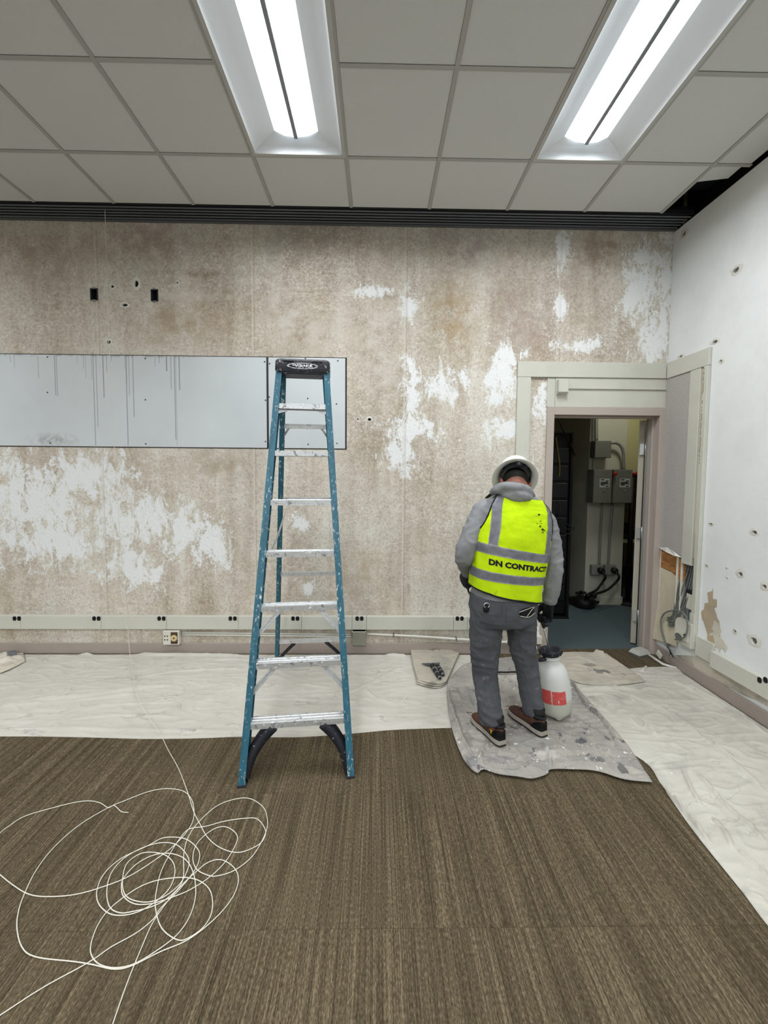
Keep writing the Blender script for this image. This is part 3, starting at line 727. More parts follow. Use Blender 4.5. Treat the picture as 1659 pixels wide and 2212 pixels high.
for k in range(4):
    bm = B(); e = q+Vector((-.01*k, -.03*k+.03, -.05-.02*(k % 2))); tube(bm, catmull([q, q+Vector((-.02, .01*k, .005)), e], 5), .004, 6); obj('wire_end', bm, M_CABLE2 if k % 2 else M_CABLE, cab, True, world=True)
bm = B(); q = RW(1424, 1414, WX-.05); box(bm, (-.004, -.03, -.024), (.004, .03, .024), .001, Matrix.Translation(q) @ Matrix.Rotation(R(28), 4, 'X')); obj('tag_plate', bm, M_PLATE, cab, world=True)
# white junction box with a round-shouldered cover, the piece of loose board behind it
t = thing('junction_box', 'large cream junction box on the right wall with cables looped over it', 'junction box', (WX, 3.15, .235))
bm = B(); box(bm, (WX-.052, 3.085, .245), (WX-.001, 3.235, .44), .004); obj('body', bm, M_CREAM, t, world=True)
bm = B(); ring = []
for y, z in [(3.245, .29), (3.245, .40), (3.238, .43), (3.22, .45), (3.19, .462), (3.15, .462), (3.125, .45), (3.11, .43), (3.105, .29)]: ring.append((WX-.060, y, z))
prism(bm, ring, (.0075, 0, 0)); obj('cover', bm, M_PLATE, t, world=True)
bm = B(); disc_prism(bm, (WX-.060, 3.135, .335), (-1, 0, 0), .013, .002, 12); obj('knockout', bm, M_SOCK, t, world=True)
bm = B(); disc_prism(bm, (WX-.060, 3.20, .30), (-1, 0, 0), .028, .002, 14, sx=1.4); obj('cut_out', bm, M_CABLE, t, world=True)
bm = B(); box(bm, (WX-.035, 3.084, .44), (WX-.001, 3.13, .52), .002); obj('neck', bm, M_CREAM, t, world=True)
bm = B(); prism(bm, [RW(1416, 1314, WX-.004), RW(1459, 1322, WX-.004), RW(1462, 1396, WX-.02), RW(1408, 1378, WX-.028)], (-.008, 0, 0))
tag(obj('loose_board', bm, M_GYP), 'loose torn scrap of pale board leaning below the opened cavity', 'board')
# small metal switch box in the cavity
t = thing('switch_box', 'small steel box with white side hanging in the opened cavity', 'outlet box', (WX, 3.17, .52))
bm = B(); box(bm, (WX+.0, 3.150, .53), (WX+.055, 3.215, .66), .002); obj('body', bm, M_PLATE, t, world=True)
bm = B(); box(bm, (WX-.004, 3.148, .655), (WX+.055, 3.217, .685), .002); obj('cap', bm, M_DARK, t, world=True)
# raceway on the right wall
race2 = thing('power_raceway', 'beige steel raceway with one outlet pair low on the right wall', 'raceway', (WX, 2.7, .2))
for (ya, yb, za, zb, dpx) in ((1.0, 2.905, .195, .315, .045), (2.91, 3.08, .205, .36, .018)):
    bm = B(); box(bm, (WX-dpx, ya, za), (WX-.001, yb, zb), .004); obj('cover', bm, M_CREAM, race2, world=True)
for x in (1641, 1654):
    q = RW(x, 1469, WX-.045); bm = B(); ring = []
    for i in range(16):
        an = i*2*math.pi/16; ring.append((WX-.0475, q.y+max(-.0145, min(.0145, math.cos(an)*.016)), q.z+max(-.018, min(.018, math.sin(an)*.021))))
    prism(bm, ring, (.002, 0, 0)); obj('outlet', bm, M_SOCK, race2, world=True)
# peeled paint beside the junction box
def ragged(bm, pts, X0, seed, jit=.012, sub=4, t=.0015):
    rnd = random.Random(seed); out = []; n = len(pts)
    for i in range(n):
        a, b = Vector(pts[i]), Vector(pts[(i+1) % n])
        for k in range(sub): q = a.lerp(b, k/sub); out.append(q+Vector((0, rnd.uniform(-jit, jit), rnd.uniform(-jit, jit))))
    prism(bm, [(X0, q.y, q.z) for q in out], (-t, 0, 0))
bm = B(); ragged(bm, [RW(1537, 1270), RW(1553, 1335), RW(1561, 1400), RW(1530, 1385), RW(1518, 1330)], WX-.0004, 3, .022, 7); o = obj('bare_patch', bm, painted('bare_tan', 'b9a88c', .2, .9), wall_right)
bm = B(); ragged(bm, [RW(1545, 1340), RW(1572, 1405), RW(1552, 1405), RW(1535, 1370)], WX-.0018, 9, .02, 6); o = obj('bare_patch', bm, painted('bare_plaster', 'd3cdbf', .2, .9), wall_right)
bm = B(); ragged(bm, [RW(1404, 1418), RW(1540, 1415), RW(1659, 1482), RW(1659, 1525), RW(1560, 1480), RW(1480, 1432)], WX-.0004, 5, .006); o = obj('bare_patch', bm, painted('rough_plaster', 'c7c0b0', .4, .9), wall_right)
# box and conduit on the floor at the door's foot
a = FL(1384, 1417)
t = thing('floor_box', 'grey steel floor box at the foot of the door frame with white conduit', 'junction box', (a.x, a.y, 0))
Mb = Matrix.Translation((a.x+.01, a.y+.03, 0)) @ Matrix.Rotation(R(20), 4, 'Z')
bm = B(); prism(bm, [Mb @ Vector(v) for v in ((-.075, -.055, 0), (.075, -.055, 0), (.075, .055, 0), (-.075, .055, 0))], (0, 0, .018)); obj('base', bm, M_GALV, t, world=True)
bm = B(); loft(bm, [[Mb @ Vector((x*s, y*s, z)) for x, y in ((-.072, -.052), (.072, -.052), (.072, .052), (-.072, .052))] for s, z in ((1, .018), (.72, .05))]); obj('lid', bm, painted('box_grey', 'b4b2aa', .1), t, world=True)
bm = B(); tube(bm, [a+Vector((.07, .02, .012)), FL(1432, 1438)+Vector((0, 0, .012)), FL(1462, 1447)+Vector((0, 0, .012))], .011, 8); obj('conduit', bm, M_PVC, t, True, world=True)

# ------------------------------------------------------------------ the dark room behind the door
Y2 = D+WALL_T+.02
bm = B(); box(bm, (0.6, D+.1005, -.05), (4.6, 7.2, -.001)); struct(obj('floor_back_room', bm, M_GREEN), 'grey-green carpet of the dark room')
M_OLIVE = painted('olive_wall', 'bdb98a', .05, .6); M_OFFW = painted('offwhite_wall', 'bdbcae', .05, .6)
for n, lo, hi in (('wall_back_room_far', (.6, 7.0, 0), (4.6, 7.1, 2.9)), ('wall_back_room_left', (.6, Y2-.02, 0), (.7, 7, 2.9)), ('wall_back_room_right', (4.5, Y2-.02, 0), (4.6, 7, 2.9))):
    bm = B(); box(bm, lo, hi); struct(obj(n, bm, M_OLIVE))
bm = B(); box(bm, (2.62, D+.001, 0), (4.6, D+WALL_T, 2.9)); struct(obj('wall_back_room_near', bm, M_OFFW))
bm = B(); box(bm, (.6, Y2-.02, 2.9), (4.6, 7.1, 3.0)); struct(obj('ceiling_back_room', bm, M_OFFW))
CYF = 4.93                                       # column front
cl, cr = P(1262, 1290, CYF).x, P(1341, 1300, CYF).x
bm = B(); box(bm, (cl, CYF, 0), (cr, 7, 2.9), .003); struct(obj('wall_column', bm, M_OFFW), 'square column in the dark room carrying the switch boxes')
bm = B(); box(bm, (cl-.012, CYF-.014, 0), (cr+.012, CYF-.001, .10), .002); struct(obj('baseboard_column', bm, M_OFFW))
bm = B(); box(bm, (cr, CYF+.02, 1.62), (4.0, CYF+.1, 2.9)); struct(obj('wall_bulkhead', bm, M_OLIVE), 'olive upper wall beside the column')
M_PANEL = painted('switch_grey', '6f726c', .05, .45); M_EMT = Mat('emt_conduit', '9fa19c', .4, .5); M_RED = Mat('red_handle', 'a8241c', .4)
def pbox(name, label, cat, x0, y0, x1, y1, depth, mat, group=None):
    a, b = P(x0, y0, CYF-depth), P(x1, y1, CYF-depth)
    t = thing(name, label, cat, ((a.x+b.x)/2, CYF, b.z), 0, group); bm = B(); box(bm, (a.x, CYF-depth, b.z), (b.x, CYF-.001, a.z), .004); obj('body', bm, mat, t, world=True); return t, a, b
t, a, b = pbox('junction_box', 'square grey junction box high on the dark room column', 'junction box', 1286, 952, 1320, 989, .12, M_PANEL)
bm = B(); box(bm, (a.x+.004, CYF-.124, b.z+.004), (b.x-.004, CYF-.12, a.z-.004), .001); obj('cover', bm, M_PANEL, t, world=True)
M_LABEL = Mat('label_plate', 'b8bab6', .5)
for k, (x0, x1) in enumerate(((1283, 1320), (1326, 1364))):
    t, a, b = pbox('switch_box', ['left grey safety switch with label plate on the dark room column', 'right grey safety switch with label plate on the dark room column'][k], 'switch box', x0, 1014, x1, 1087, .15, M_PANEL, 'safety switches on the column')
    bm = B(); box(bm, (a.x+.004, CYF-.156, b.z+.004), (b.x-.004, CYF-.15, a.z-.004), .002); cv = obj('door', bm, M_PANEL, t, world=True)
    lx0, lx1 = a.x+(b.x-a.x)*.32, a.x+(b.x-a.x)*.86; lz1, lz0 = a.z-(a.z-b.z)*.27, a.z-(a.z-b.z)*.53
    bm = B(); box(bm, (lx0, CYF-.1575, lz0), (lx1, CYF-.156, lz1)); lb = obj('label_plate', bm, M_LABEL, cv, world=True)
    bm = B()
    for i, (u0, u1) in enumerate(((.1, .45), (.6, .9), (.08, .8), (.08, .92), (.1, .5), (.62, .9))):
        zz = lz1-(lz1-lz0)*(.14+.145*i); box(bm, (lx0+(lx1-lx0)*u0, CYF-.1582, zz-.006), (lx0+(lx1-lx0)*u1, CYF-.1573, zz+.006))
    obj('label_print', bm, M_DARK, cv, world=True)
    bm = B(); disc_prism(bm, ((lx0+lx1)/2, CYF-.156, lz0-.035), (0, -1, 0), .016, .004, 12); obj('latch', bm, M_EMT, cv, world=True)
    bm = B(); box(bm, (b.x-.001, CYF-.11, a.z-.15), (b.x+.02, CYF-.07, a.z-.02), .002); obj('lever_plate', bm, M_DARK, t, world=True)
    bm = B(); tube(bm, [(b.x+.012, CYF-.11, a.z-.09), (b.x+.018, CYF-.16, a.z-.06), (b.x+.02, CYF-.19, a.z-.04)], [.01, .014, .02], 8); obj('lever', bm, M_RED, t, True, world=True)
def pipe(name, label, pts, r, mat=None, cat='conduit'):
    t = thing(name, label, cat, pts[-1]); bm = B(); tube(bm, catmull(pts, 6), r, 8); obj('pipe', bm, mat or M_EMT, t, True, world=True); return t
pipe('conduit', 'grey conduit rising to the ceiling from the square box', [P(1288, 952, CYF-.06), P(1288, 900, CYF-.06), Vector((P(1288, 900, CYF-.06).x, CYF-.06, 2.88))], .022)
pipe('conduit', 'bent grey conduit curving from the square box down to the right switch', [P(1320, 957, CYF-.07), P(1331, 957, CYF-.07), P(1341, 964, CYF-.07), P(1346.5, 980, CYF-.07), P(1347.5, 1014, CYF-.07)], .017)
pipe('conduit', 'short conduit between the square box and the left switch', [P(1283, 989, CYF-.06), P(1283, 1014, CYF-.06)], .012)
for k, (x0, x1, y1, xa, xb) in enumerate(((1301, 1294.5, 1221, 1279, 1302), (1323, 1314, 1221, 1308, 1331))):
    pipe('conduit', ['conduit dropping from the left switch to its outlet', 'conduit dropping from the right switch to its outlet'][k], [P(x0, 1087, CYF-.03), P((x0+x1)/2-.5, 1150, CYF-.03), P(x1, y1, CYF-.03)], .013)
    t, a, b = pbox('outlet_box', ['left square outlet box with a black plug on the column', 'right square outlet box with a black plug on the column'][k], 'outlet box', xa, 1221, xb, 1242, .06, Mat('outlet_grey', '85857f', .5) if k == 0 else bpy.data.materials['outlet_grey'], 'outlets on the column')
    c = Vector(((a.x+b.x)/2+.03, CYF-.06, (a.z+b.z)/2)); bm = B(); disc_prism(bm, c, (0, -1, 0), .035, .05, 14); obj('plug', bm, M_CABLE2, t, True, world=True)
    e = [c+Vector((0, -.05, 0)), c+Vector((.02, -.09, -.06)), P((1301, 1330)[k], 1258, CYF-.12), P((1288, 1310)[k], 1275, CYF-.2), P((1268, 1280)[k], 1285, CYF-.3), FL(1262, 1296, .03), FL(1240, 1300, .03)]
    tt = thing('black_extension_cord', ['black cord from the left column outlet to the heap on the floor', 'black cord from the right column outlet to the heap on the floor'][k], 'cord', e[-1]); bm = B(); tube(bm, catmull(e, 8), .014, 8); obj('cord', bm, M_CABLE2, tt, True, world=True)
t = thing('cable_heap', 'heap of coiled black cables on the dark room floor', 'cables', FL(1255, 1306))
for k in range(5):
    c = FL(1248+6*k, 1305+(k % 2)*2); rr = random.Random(k); bm = B(); rad = .09+.02*rr.random()
    tube(bm, [c+Vector((math.cos(i*.6+k)*rad*(1+.2*math.sin(i*.37)), math.sin(i*.6+k)*rad*.8, .02+.008*i*(.6+.2*k)*.6)) for i in range(22)], .014, 6); obj('coil', bm, M_CABLE2, t, True, world=True)
bm = B(); lathe(bm, [(.10, 0), (.12, .02), (.12, .09), (.10, .11), (.04, .115)], 18, FL(1262, 1311)); obj('reel', bm, M_CABLE2, t, True, world=True)
# equipment rack
rx1, ry = P(1239, 1000, 4.45).x, 4.45
rack = thing('equipment_rack', 'tall black equipment rack standing just inside the dark room', 'rack', (rx1-.3, ry, 0))
M_RACK = Mat('rack_black', '0d0d10', .55, .1); rt = P(1230, 931, ry).z
for lo, hi, n in (((rx1-.6, ry, .02), (rx1-.57, ry+.7, rt), 'side'), ((rx1-.03, ry, .02), (rx1, ry+.7, rt), 'side'), ((rx1-.57, ry, rt-.03), (rx1-.03, ry+.7, rt), 'top'), ((rx1-.57, ry+.03, .04), (rx1-.03, ry+.69, rt-.03), 'equipment'), ((rx1-.6, ry-.02, 0), (rx1, ry+.7, .02), 'base')):
    bm = B(); box(bm, lo, hi, .003); obj(n, bm, M_RACK, rack, world=True)
for k in range(9):
    z = .2+k*.19; bm = B(); box(bm, (rx1-.55, ry+.006, z), (rx1-.05, ry+.029, z+.16), .003); obj('faceplate', bm, Mat('faceplate', '17181b', .4) if k == 0 else bpy.data.materials['faceplate'], rack, world=True)
bm = B(); box(bm, (rx1+.001, ry+.1, .55), (rx1+.035, ry+.16, rt-.25), .004); obj('side_rail', bm, M_DARK, rack, world=True)
tt = thing('cable', 'yellow cable hanging down the front of the rack', 'cable', (rx1-.35, ry-.02, 1.0)); bm = B(); tube(bm, catmull([P(1201, 945, ry+.001), P(1205, 975, ry), P(1209, 1005, ry), P(1208, 1030, ry)], 6), .006, 6); obj('cord', bm, Mat('yellow_jacket', '8a7a2c', .5), tt, True, world=True)
tt = thing('cable', 'thin black stay sloping down from the ceiling across the rack', 'cable', P(1243, 985, ry-.1)); bm = B(); a_, b_ = P(1206, 906, ry-.03), P(1243, 985, ry-.03); k_ = (2.899-b_.z)/(a_.z-b_.z); tube(bm, [b_.lerp(a_, k_), b_], .008, 6); obj('cord', bm, M_CABLE2, tt, True, world=True)
tt = thing('cable', 'looped grey cables drooping from the rack side', 'cable', (rx1, ry, .5)); 
for k in range(3):
    bm = B(); tube(bm, catmull([P(1200+4*k, 1120-20*k, ry-.03), P(1215, 1150-14*k, ry-.05), P(1232, 1152-8*k, ry-.04), P(1241, 1140, ry-.02)], 6), .005, 6); obj('cord', bm, M_DARK, tt, True, world=True)
# table with equipment beyond the column
tb = thing('work_table', 'grey work table with dark clutter beyond the column', 'table', P(1362, 1200, 5.6))
a = P(1345, 1168, 5.3)
bm = B(); box(bm, (a.x-.02, 5.3, a.z-.03), (a.x+.9, 6.1, a.z), .004); obj('top', bm, M_OFFW, tb, world=True)
for sx in (.02, .86):
    for sy in (5.34, 6.04):
        bm = B(); box(bm, (a.x+sx, sy, 0), (a.x+sx+.03, sy+.03, a.z-.03)); obj('leg', bm, M_DARK, tb, world=True)
for k, (dx, dy, w, d, hh, n) in enumerate(((.03, .12, .28, .25, .10, 'black equipment case on the work table in the dark room'), (.12, .42, .26, .2, .17, 'taller black device at the rear of the work table'))):
    bm = B(); box(bm, (a.x+dx, 5.3+dy, a.z+.001), (a.x+dx+w, 5.3+dy+d, a.z+hh), .01); t = thing('equipment_case', n, 'equipment', (a.x+dx, 5.3+dy, a.z)); obj('case', bm, M_RACK, t, world=True)
    bm = B(); box(bm, (a.x+dx+.03, 5.3+dy-.004, a.z+.02), (a.x+dx+w-.03, 5.3+dy, a.z+hh-.02)); obj('front', bm, M_DARK, t, world=True)
a = P(1368, 1010, 5.0)
t = thing('floor_pole', 'dark upright pole standing by the table in the dark room', 'pole', (a.x, 5.0, 0)); bm = B(); tube(bm, [(a.x, 5.0, .03), (a.x, 5.0, a.z)], .03, 8); obj('pole', bm, M_RACK, t, True, world=True)
bm = B(); lathe(bm, [(.16, 0), (.16, .02), (.03, .04)], 16, (a.x, 5.0, 0)); obj('base', bm, M_RACK, t, True, world=True)

# unseen dim lamp, added to brighten the dark room and its column front
t = thing('fill_lamp', 'dim round lamp added to brighten the dark room, unseen', 'light', (2.75, 4.25, 2.9))
bm = B(); lathe(bm, [(.16, 2.897), (.16, 2.87), (.14, 2.86)], 20, (2.75, 4.25, 0)); obj('base', bm, M_OFFW, t, True, world=True)
ld = bpy.data.lights.new('dim_fill_light', 'AREA'); ld.shape = 'DISK'; ld.size = .26; ld.energy = 2.6; ld.color = (1, .97, .80); lo = bpy.data.objects.new('dim_fill_light', ld); link(lo, t); lo.location = (0, 0, -.045)

# ------------------------------------------------------------------ step ladder
lad = thing('step_ladder', 'tall blue fibreglass step ladder with aluminium steps standing on the carpet', 'ladder', (-.404, 2.03, 0), R(6.3))
def fibreglass():
    m = Mat('blue_fibreglass', None, .42, 0, .4); p = m.local
    c = m.mix(m.mr(m.noise(m.map(p, (40, 40, 3)), 1, 3), .35, .7), '265869', '32697d')
    s = m.mr(m.noise(m.map(p, (1, 1, .45)), 70, 4, .65), .575, .64)
    s = m.math('MULTIPLY', s, m.mr(m.noise(p, 3.5, 2), .38, .58))
    c = m.mix(m.math('MULTIPLY', s, .85), c, 'cdd6d8')
    s2 = m.mr(m.noise(m.map(p, (1, 1, .5), (3, 1, 5)), 42, 4, .6), .64, .69); c = m.mix(m.math('MULTIPLY', s2, .6), c, '4a5458')
    m.col(c); return m
M_BLUE = fibreglass(); M_RIVET = Mat('painted_rivet', '6f93a0', .4, .3)
def alu(name, dirt):
    m = Mat(name, None, .38, .55, .5); p = m.local
    g = m.noise(m.map(p, (3, 30, 30)), 6, 4); c = m.mix(m.mr(g, .3, .7), 'c9cbcd', 'e0e2e4')
    s = m.mr(m.noise(p, 38, 5, .65), .56, .64); s = m.math('MULTIPLY', s, dirt); c = m.mix(s, c, '66676c')
    w = m.mr(m.noise(m.map(p, (1, 1, 1), (5, 2, 8)), 60, 3), .64, .68); c = m.mix(w, c, 'eeeeec')
    m.col(c); m.put(m.b.inputs['Metallic'], m.mr(m.math('ADD', s, w), 0, .6, .6, .1)); return m
M_ALU = alu('aluminium_step', .85); M_ALU2 = alu('aluminium_rung', .5)
def capmat():
    m = Mat('black_cap', None, .5); p = m.local
    s = m.mr(m.noise(p, 48, 4, .6), .585, .63); e = m.mr(m.math('ABSOLUTE', m.xyz(p)[0]), .06, .15, .2, 1)
    m.col(m.mix(m.math('MULTIPLY', s, e), '26272c', '9d9ea2')); return m
M_CAP = capmat(); M_BLK = flecked('black_plastic', '22232a', '8f9096', .5, 60, .66, .7)
SL = .242                                     # lean of the front rails
fy = lambda z: SL*z
fw = lambda z: .2955-.0606*z                  # outer half width of the front rails
RY0, RSL = 1.385, -.318
ry_ = lambda z: RY0+RSL*z
rw_ = lambda z: .292-.066*z
def channel(bm, sx, yf, wf, z0, z1, flange, depth, sgn, t=.0045):
    """C channel rail, web outside, open towards the middle; sgn: +1 the depth runs backwards"""
    rings = []
    for z in (z0, z1):
        y0 = yf(z); w = wf(z)
        sec = [(w, 0), (w, depth), (w-flange, depth), (w-flange, depth-t), (w-t, depth-t), (w-t, t), (w-flange, t), (w-flange, 0)]
        rings.append([Vector((sx*x, y0+sgn*d, z)) for x, d in sec])
    loft(bm, rings)
ZT = 2.235
for sx in (-1, 1):
    bm = B(); channel(bm, sx, fy, fw, .012, ZT, .036, .078, 1); rl = obj('front_rail', bm, M_BLUE, lad)
    bm = B()
    for k in range(1, 8):
        for dz in (-.012, .012) if k < 3 else (0,):
            z = k*.287+dz; disc_prism(bm, (sx*(fw(z)-.016), fy(z)-.0005, z), (0, -1, 0), .0052, .003, 8)
    for z in (.05, .12, .215, .43, .70): disc_prism(bm, (sx*(fw(z)-.018), fy(z)-.0005, z), (0, -1, 0), .0055, .003, 8)
    bm.free()
    for z in [k*.287+dz for k in range(1, 8) for dz in ((-.012, .012) if k < 3 else (0,))]+[.05, .12, .215, .43, .70]:
        bm = B(); disc_prism(bm, (sx*(fw(z)-.017), fy(z)-.0005, z), (0, -1, 0), .0054, .003, 8); obj('rivet', bm, M_RIVET, rl)
    bm = B(); z = .02; sec = lambda z, g: [Vector((sx*(fw(z)+g), fy(z)-g, z)), Vector((sx*(fw(z)+g), fy(z)+.085, z)), Vector((sx*(fw(z)-.043), fy(z)+.085, z)), Vector((sx*(fw(z)-.043), fy(z)-g, z))]
    loft(bm, [sec(0, .002), sec(.008, .002), sec(.0118, .0008)]); obj('foot', bm, M_BLK, rl)
    bm = B(); channel(bm, sx, ry_, rw_, .012, ZT-.03, .030, .052, -1); rr_ = obj('rear_rail', bm, M_BLUE, lad)
    bm = B(); sec = lambda z: [Vector((sx*(rw_(z)+.003), ry_(z)+.003, z)), Vector((sx*(rw_(z)+.003), ry_(z)-.058, z)), Vector((sx*(rw_(z)-.036), ry_(z)-.058, z)), Vector((sx*(rw_(z)-.036), ry_(z)+.003, z))]
    loft(bm, [sec(0), sec(.03)]); obj('foot', bm, M_BLK, rr_)
    # folding spreader between the rails
    za = 1.12; a = Vector((sx*(fw(za)-.05), fy(za)+.06, za)); zb = 1.30; b = Vector((sx*(rw_(zb)-.05), ry_(zb)-.04, zb))
    mid_ = a.lerp(b, .5)+Vector((0, 0, -.015))
    bm = B(); beam(bm, a, mid_, .004, .024); beam(bm, mid_, b, .004, .024); sp = obj('spreader', bm, M_ALU2, lad)
    bm = B(); disc_prism(bm, mid_-Vector((sx*.003, 0, 0)), (-sx, 0, 0), .011, .004, 10); obj('pivot', bm, M_ALU2, sp)
    # black knee brace at the bottom of the front
    zt = .287-.035
    path = catmull([(sx*.135, fy(zt)+.045, zt), (sx*.19, fy(.2)+.045, .195), (sx*.235, fy(.13)+.042, .125), (sx*.258, fy(.06)+.04, .055), (sx*.262, fy(.02)+.04, .02)], 5)
    bm = B(); n = len(path); tube(bm, path, [.046-.018*(i/(n-1)) for i in range(n)], 10, flat=.75); obj('corner_brace', bm, M_BLK, lad, True)
    # black brace at the bottom of the rear
    path = catmull([(sx*.13, ry_(.20)-.03, .195), (sx*.19, ry_(.12)-.03, .13), (sx*.255, ry_(.04)-.03, .05)], 5); bm = B(); tube(bm, path, .023, 8, flat=.6); obj('rear_corner_brace', bm, M_BLK, lad, True)
for k in range(1, 8):
    z = k*.287; w = fw(z)-.0055; y = fy(z)
    bm = B(); d = .082
    prof = [(.004, -.030), (.004, .0), (.010, .0015), (.022, .0015), (.024, -.001), (.034, -.001), (.036, .0015), (.046, .0015), (.048, -.001), (.058, -.001), (.060, .0015), (.074, .0015), (.078, -.002), (.078, -.030), (.075, -.030), (.075, -.005), (.008, -.005), (.008, -.030)]
    x0 = fw(z)-.037
    prism(bm, [(-x0, y+p-.004, z+q) for p, q in prof], (2*x0, 0, 0)); st = obj('step', bm, M_ALU, lad)
    bm = B()
    for sx in (-1, 1): box(bm, (min(sx*x0, sx*w), y+.006, z-.028), (max(sx*x0, sx*w), y+.070, z-.002))
    obj('step_end', bm, M_ALU2, st)
    if k <= 3:
        for sx in (-.30, .26): bm = B(); disc_prism(bm, (sx*x0*1.5, y-.0005, z-.014), (0, -1, 0), .006, .003, 10); obj('bolt', bm, M_ALU2, st)
    if k in (2, 3, 7):
        dz, dx, hw = ((.17, .10, .012) if k < 7 else (.055, .045, .007))
        for sx in (-1, 1):
            zb = z-dz; a = Vector((sx*(x0-dx), y+.035, z-.030)); b = Vector((sx*(fw(zb)-.012), fy(zb)+.035, zb))
            bm = B(); beam(bm, a, b, hw*2.2, .004, (0, 1, 0)); beam(bm, a+Vector((0, 0, hw)), b+Vector((0, 0, hw)), .004, .022, (0, 1, 0)); beam(bm, a-Vector((0, 0, hw)), b-Vector((0, 0, hw)), .004, .022, (0, 1, 0)); obj('step_brace', bm, M_ALU2, lad)
for k, z in enumerate((.215, .82, 1.40, 1.90)):
    w = rw_(z)-.0055; y = ry_(z)-.026
    bm = B(); prism(bm, [(-w, y-.014, z-.012), (-w, y+.012, z-.012), (-w, y+.012, z-.009), (-w, y-.011, z-.009), (-w, y-.011, z+.014), (-w, y+.012, z+.014), (-w, y+.012, z+.017), (-w, y-.014, z+.017)], (2*w, 0, 0)); obj('rear_rung', bm, M_ALU2, lad)
    if k == 3:
        for sx in (-1, 1): bm = B(); beam(bm, (sx*(w-.06), y, z), (sx*(rw_(z-.07)-.01), ry_(z-.07)-.026, z-.085), .014, .004, (0, 1, 0)); obj('rung_brace', bm, M_ALU2, lad)
# moulded top cap
zc0, zc1 = 2.205, 2.288; y0 = fy(2.25)-.022; y1 = ry_(2.2)+.02
capo = B()
secs = [(.162, y0+.004, y1-.004, zc0), (.166, y0, y1, zc0+.012), (.164, y0+.002, y1-.002, zc1-.014), (.152, y0+.012, y1-.012, zc1)]
loft(capo, [[(-w, a, z), (w, a, z), (w, b, z), (-w, b, z)] for w, a, b, z in secs])
bmesh.ops.bevel(capo, geom=[e for e in capo.edges if abs(e.verts[0].co.z-e.verts[1].co.z) > .005], offset=.012, segments=3, affect='EDGES')
cap = obj('top_cap', capo, M_CAP, lad, 'auto')
for sx in (-1, 1):
    bm = B(); box(bm, (sx*.085-.032, y0-.003, zc1-.020), (sx*.085+.032, y0+.03, zc1-.012), .002); obj('lip', bm, M_BLK, cap)
bm = B(); tube(bm, [(-.12, y0+.01, zc0-.006), (-.06, y0+.01, zc0-.004), (.06, y0+.01, zc0-.004), (.12, y0+.01, zc0-.006)], .006, 6); obj('tool_slot', bm, M_BLK, cap)
def cap_y(z): return y0-.0012+.002*0
M_LOGO = flecked('logo_silver', 'c9cbce', '3a3b40', .4, 90, .58, .62); zl = (zc0+zc1)/2-.004
bm = B(); n = 48; rg = lambda a, b, yy: [(a*math.cos(i*2*math.pi/n), yy, zl+b*math.sin(i*2*math.pi/n)) for i in range(n)]
o_, i_ = rg(.094, .0185, y0-.0025), rg(.083, .0142, y0-.0025); o2, i2 = rg(.094, .0185, y0+.003), rg(.083, .0142, y0+.003)
for k in range(n):
    l = (k+1) % n
    for q in ((o_[k], o_[l], i_[l], i_[k]), (o_[k], o_[l], o2[l], o2[k]), (i_[k], i_[l], i2[l], i2[k])): bm.faces.new([bm.verts.new(v) for v in q])
lg = obj('emblem', bm, M_LOGO, cap); lg['label'] = 'worn silver oval with maker lettering'
tm = text_mesh('WERNER', .030, .0012)
xs = [v.co.x for v in tm.verts]; mx = (min(xs)+max(xs))/2; sc_ = .125/(max(xs)-min(xs))
for v in tm.verts: v.co = Vector(((v.co.x-mx)*sc_, y0-.0026, zl-.0095+v.co.y*.88))
r_ = bmesh.ops.extrude_face_region(tm, geom=tm.faces[:])
for v in r_['geom']:
    if isinstance(v, bmesh.types.BMVert): v.co.y += .004
obj('lettering', tm, M_LOGO, lg)
# pinch: plastic name rivets on the cap
for sx in (-1, 1):
    for sy in (.03, .09): bm = B(); disc_prism(bm, (sx*.1665, y0+sy, (zc0+zc1)/2), (sx, 0, 0), .006, .002, 8); obj('rivet', bm, M_ALU2, cap)

# ------------------------------------------------------------------ drop cloths
def coons(top, bot, left, right, nu, nv):
    """patch between four edge polylines, resampled by length"""
    def res(pl, n):
        pl = catmull([Vector(p) for p in pl], 6) if len(pl) > 2 else [Vector(p) for p in pl]
        L = [0]
        for a, b in zip(pl, pl[1:]): L.append(L[-1]+(b-a).length)
        out = []; k = 0
        for i in range(n+1):
            s = L[-1]*i/n
            while k < len(L)-2 and L[k+1] < s: k += 1
            t = (s-L[k])/max(L[k+1]-L[k], 1e-9); out.append(pl[k].lerp(pl[k+1], t))
        return out
    T, Bo, Lf, Rt = res(top, nu), res(bot, nu), res(left, nv), res(right, nv)   # left/right run from bottom to top
    G = []
    for j in range(nv+1):
        v = j/nv; row = []
        for i in range(nu+1):
            u = i/nu
            row.append((1-v)*Bo[i]+v*T[i]+(1-u)*Lf[j]+u*Rt[j]-((1-u)*(1-v)*Bo[0]+u*(1-v)*Bo[-1]+(1-u)*v*T[0]+u*v*T[-1]))
        G.append(row)
    return G
def seg_ridges(folds):
    """folds given as (points in the photograph on the floor, height, half width)"""
    out = []
    for pts, h, w in folds:
        pl = catmull([FL(x, y) for x, y in pts], 5); pl = [Vector((p.x, p.y)) for p in pl]
        L = [0]
        for a, b in zip(pl, pl[1:]): L.append(L[-1]+(b-a).length)
        bb = (min(p.x for p in pl)-w*3, max(p.x for p in pl)+w*3, min(p.y for p in pl)-w*3, max(p.y for p in pl)+w*3)
        out.append((pl, L, h, w, bb))
    return out
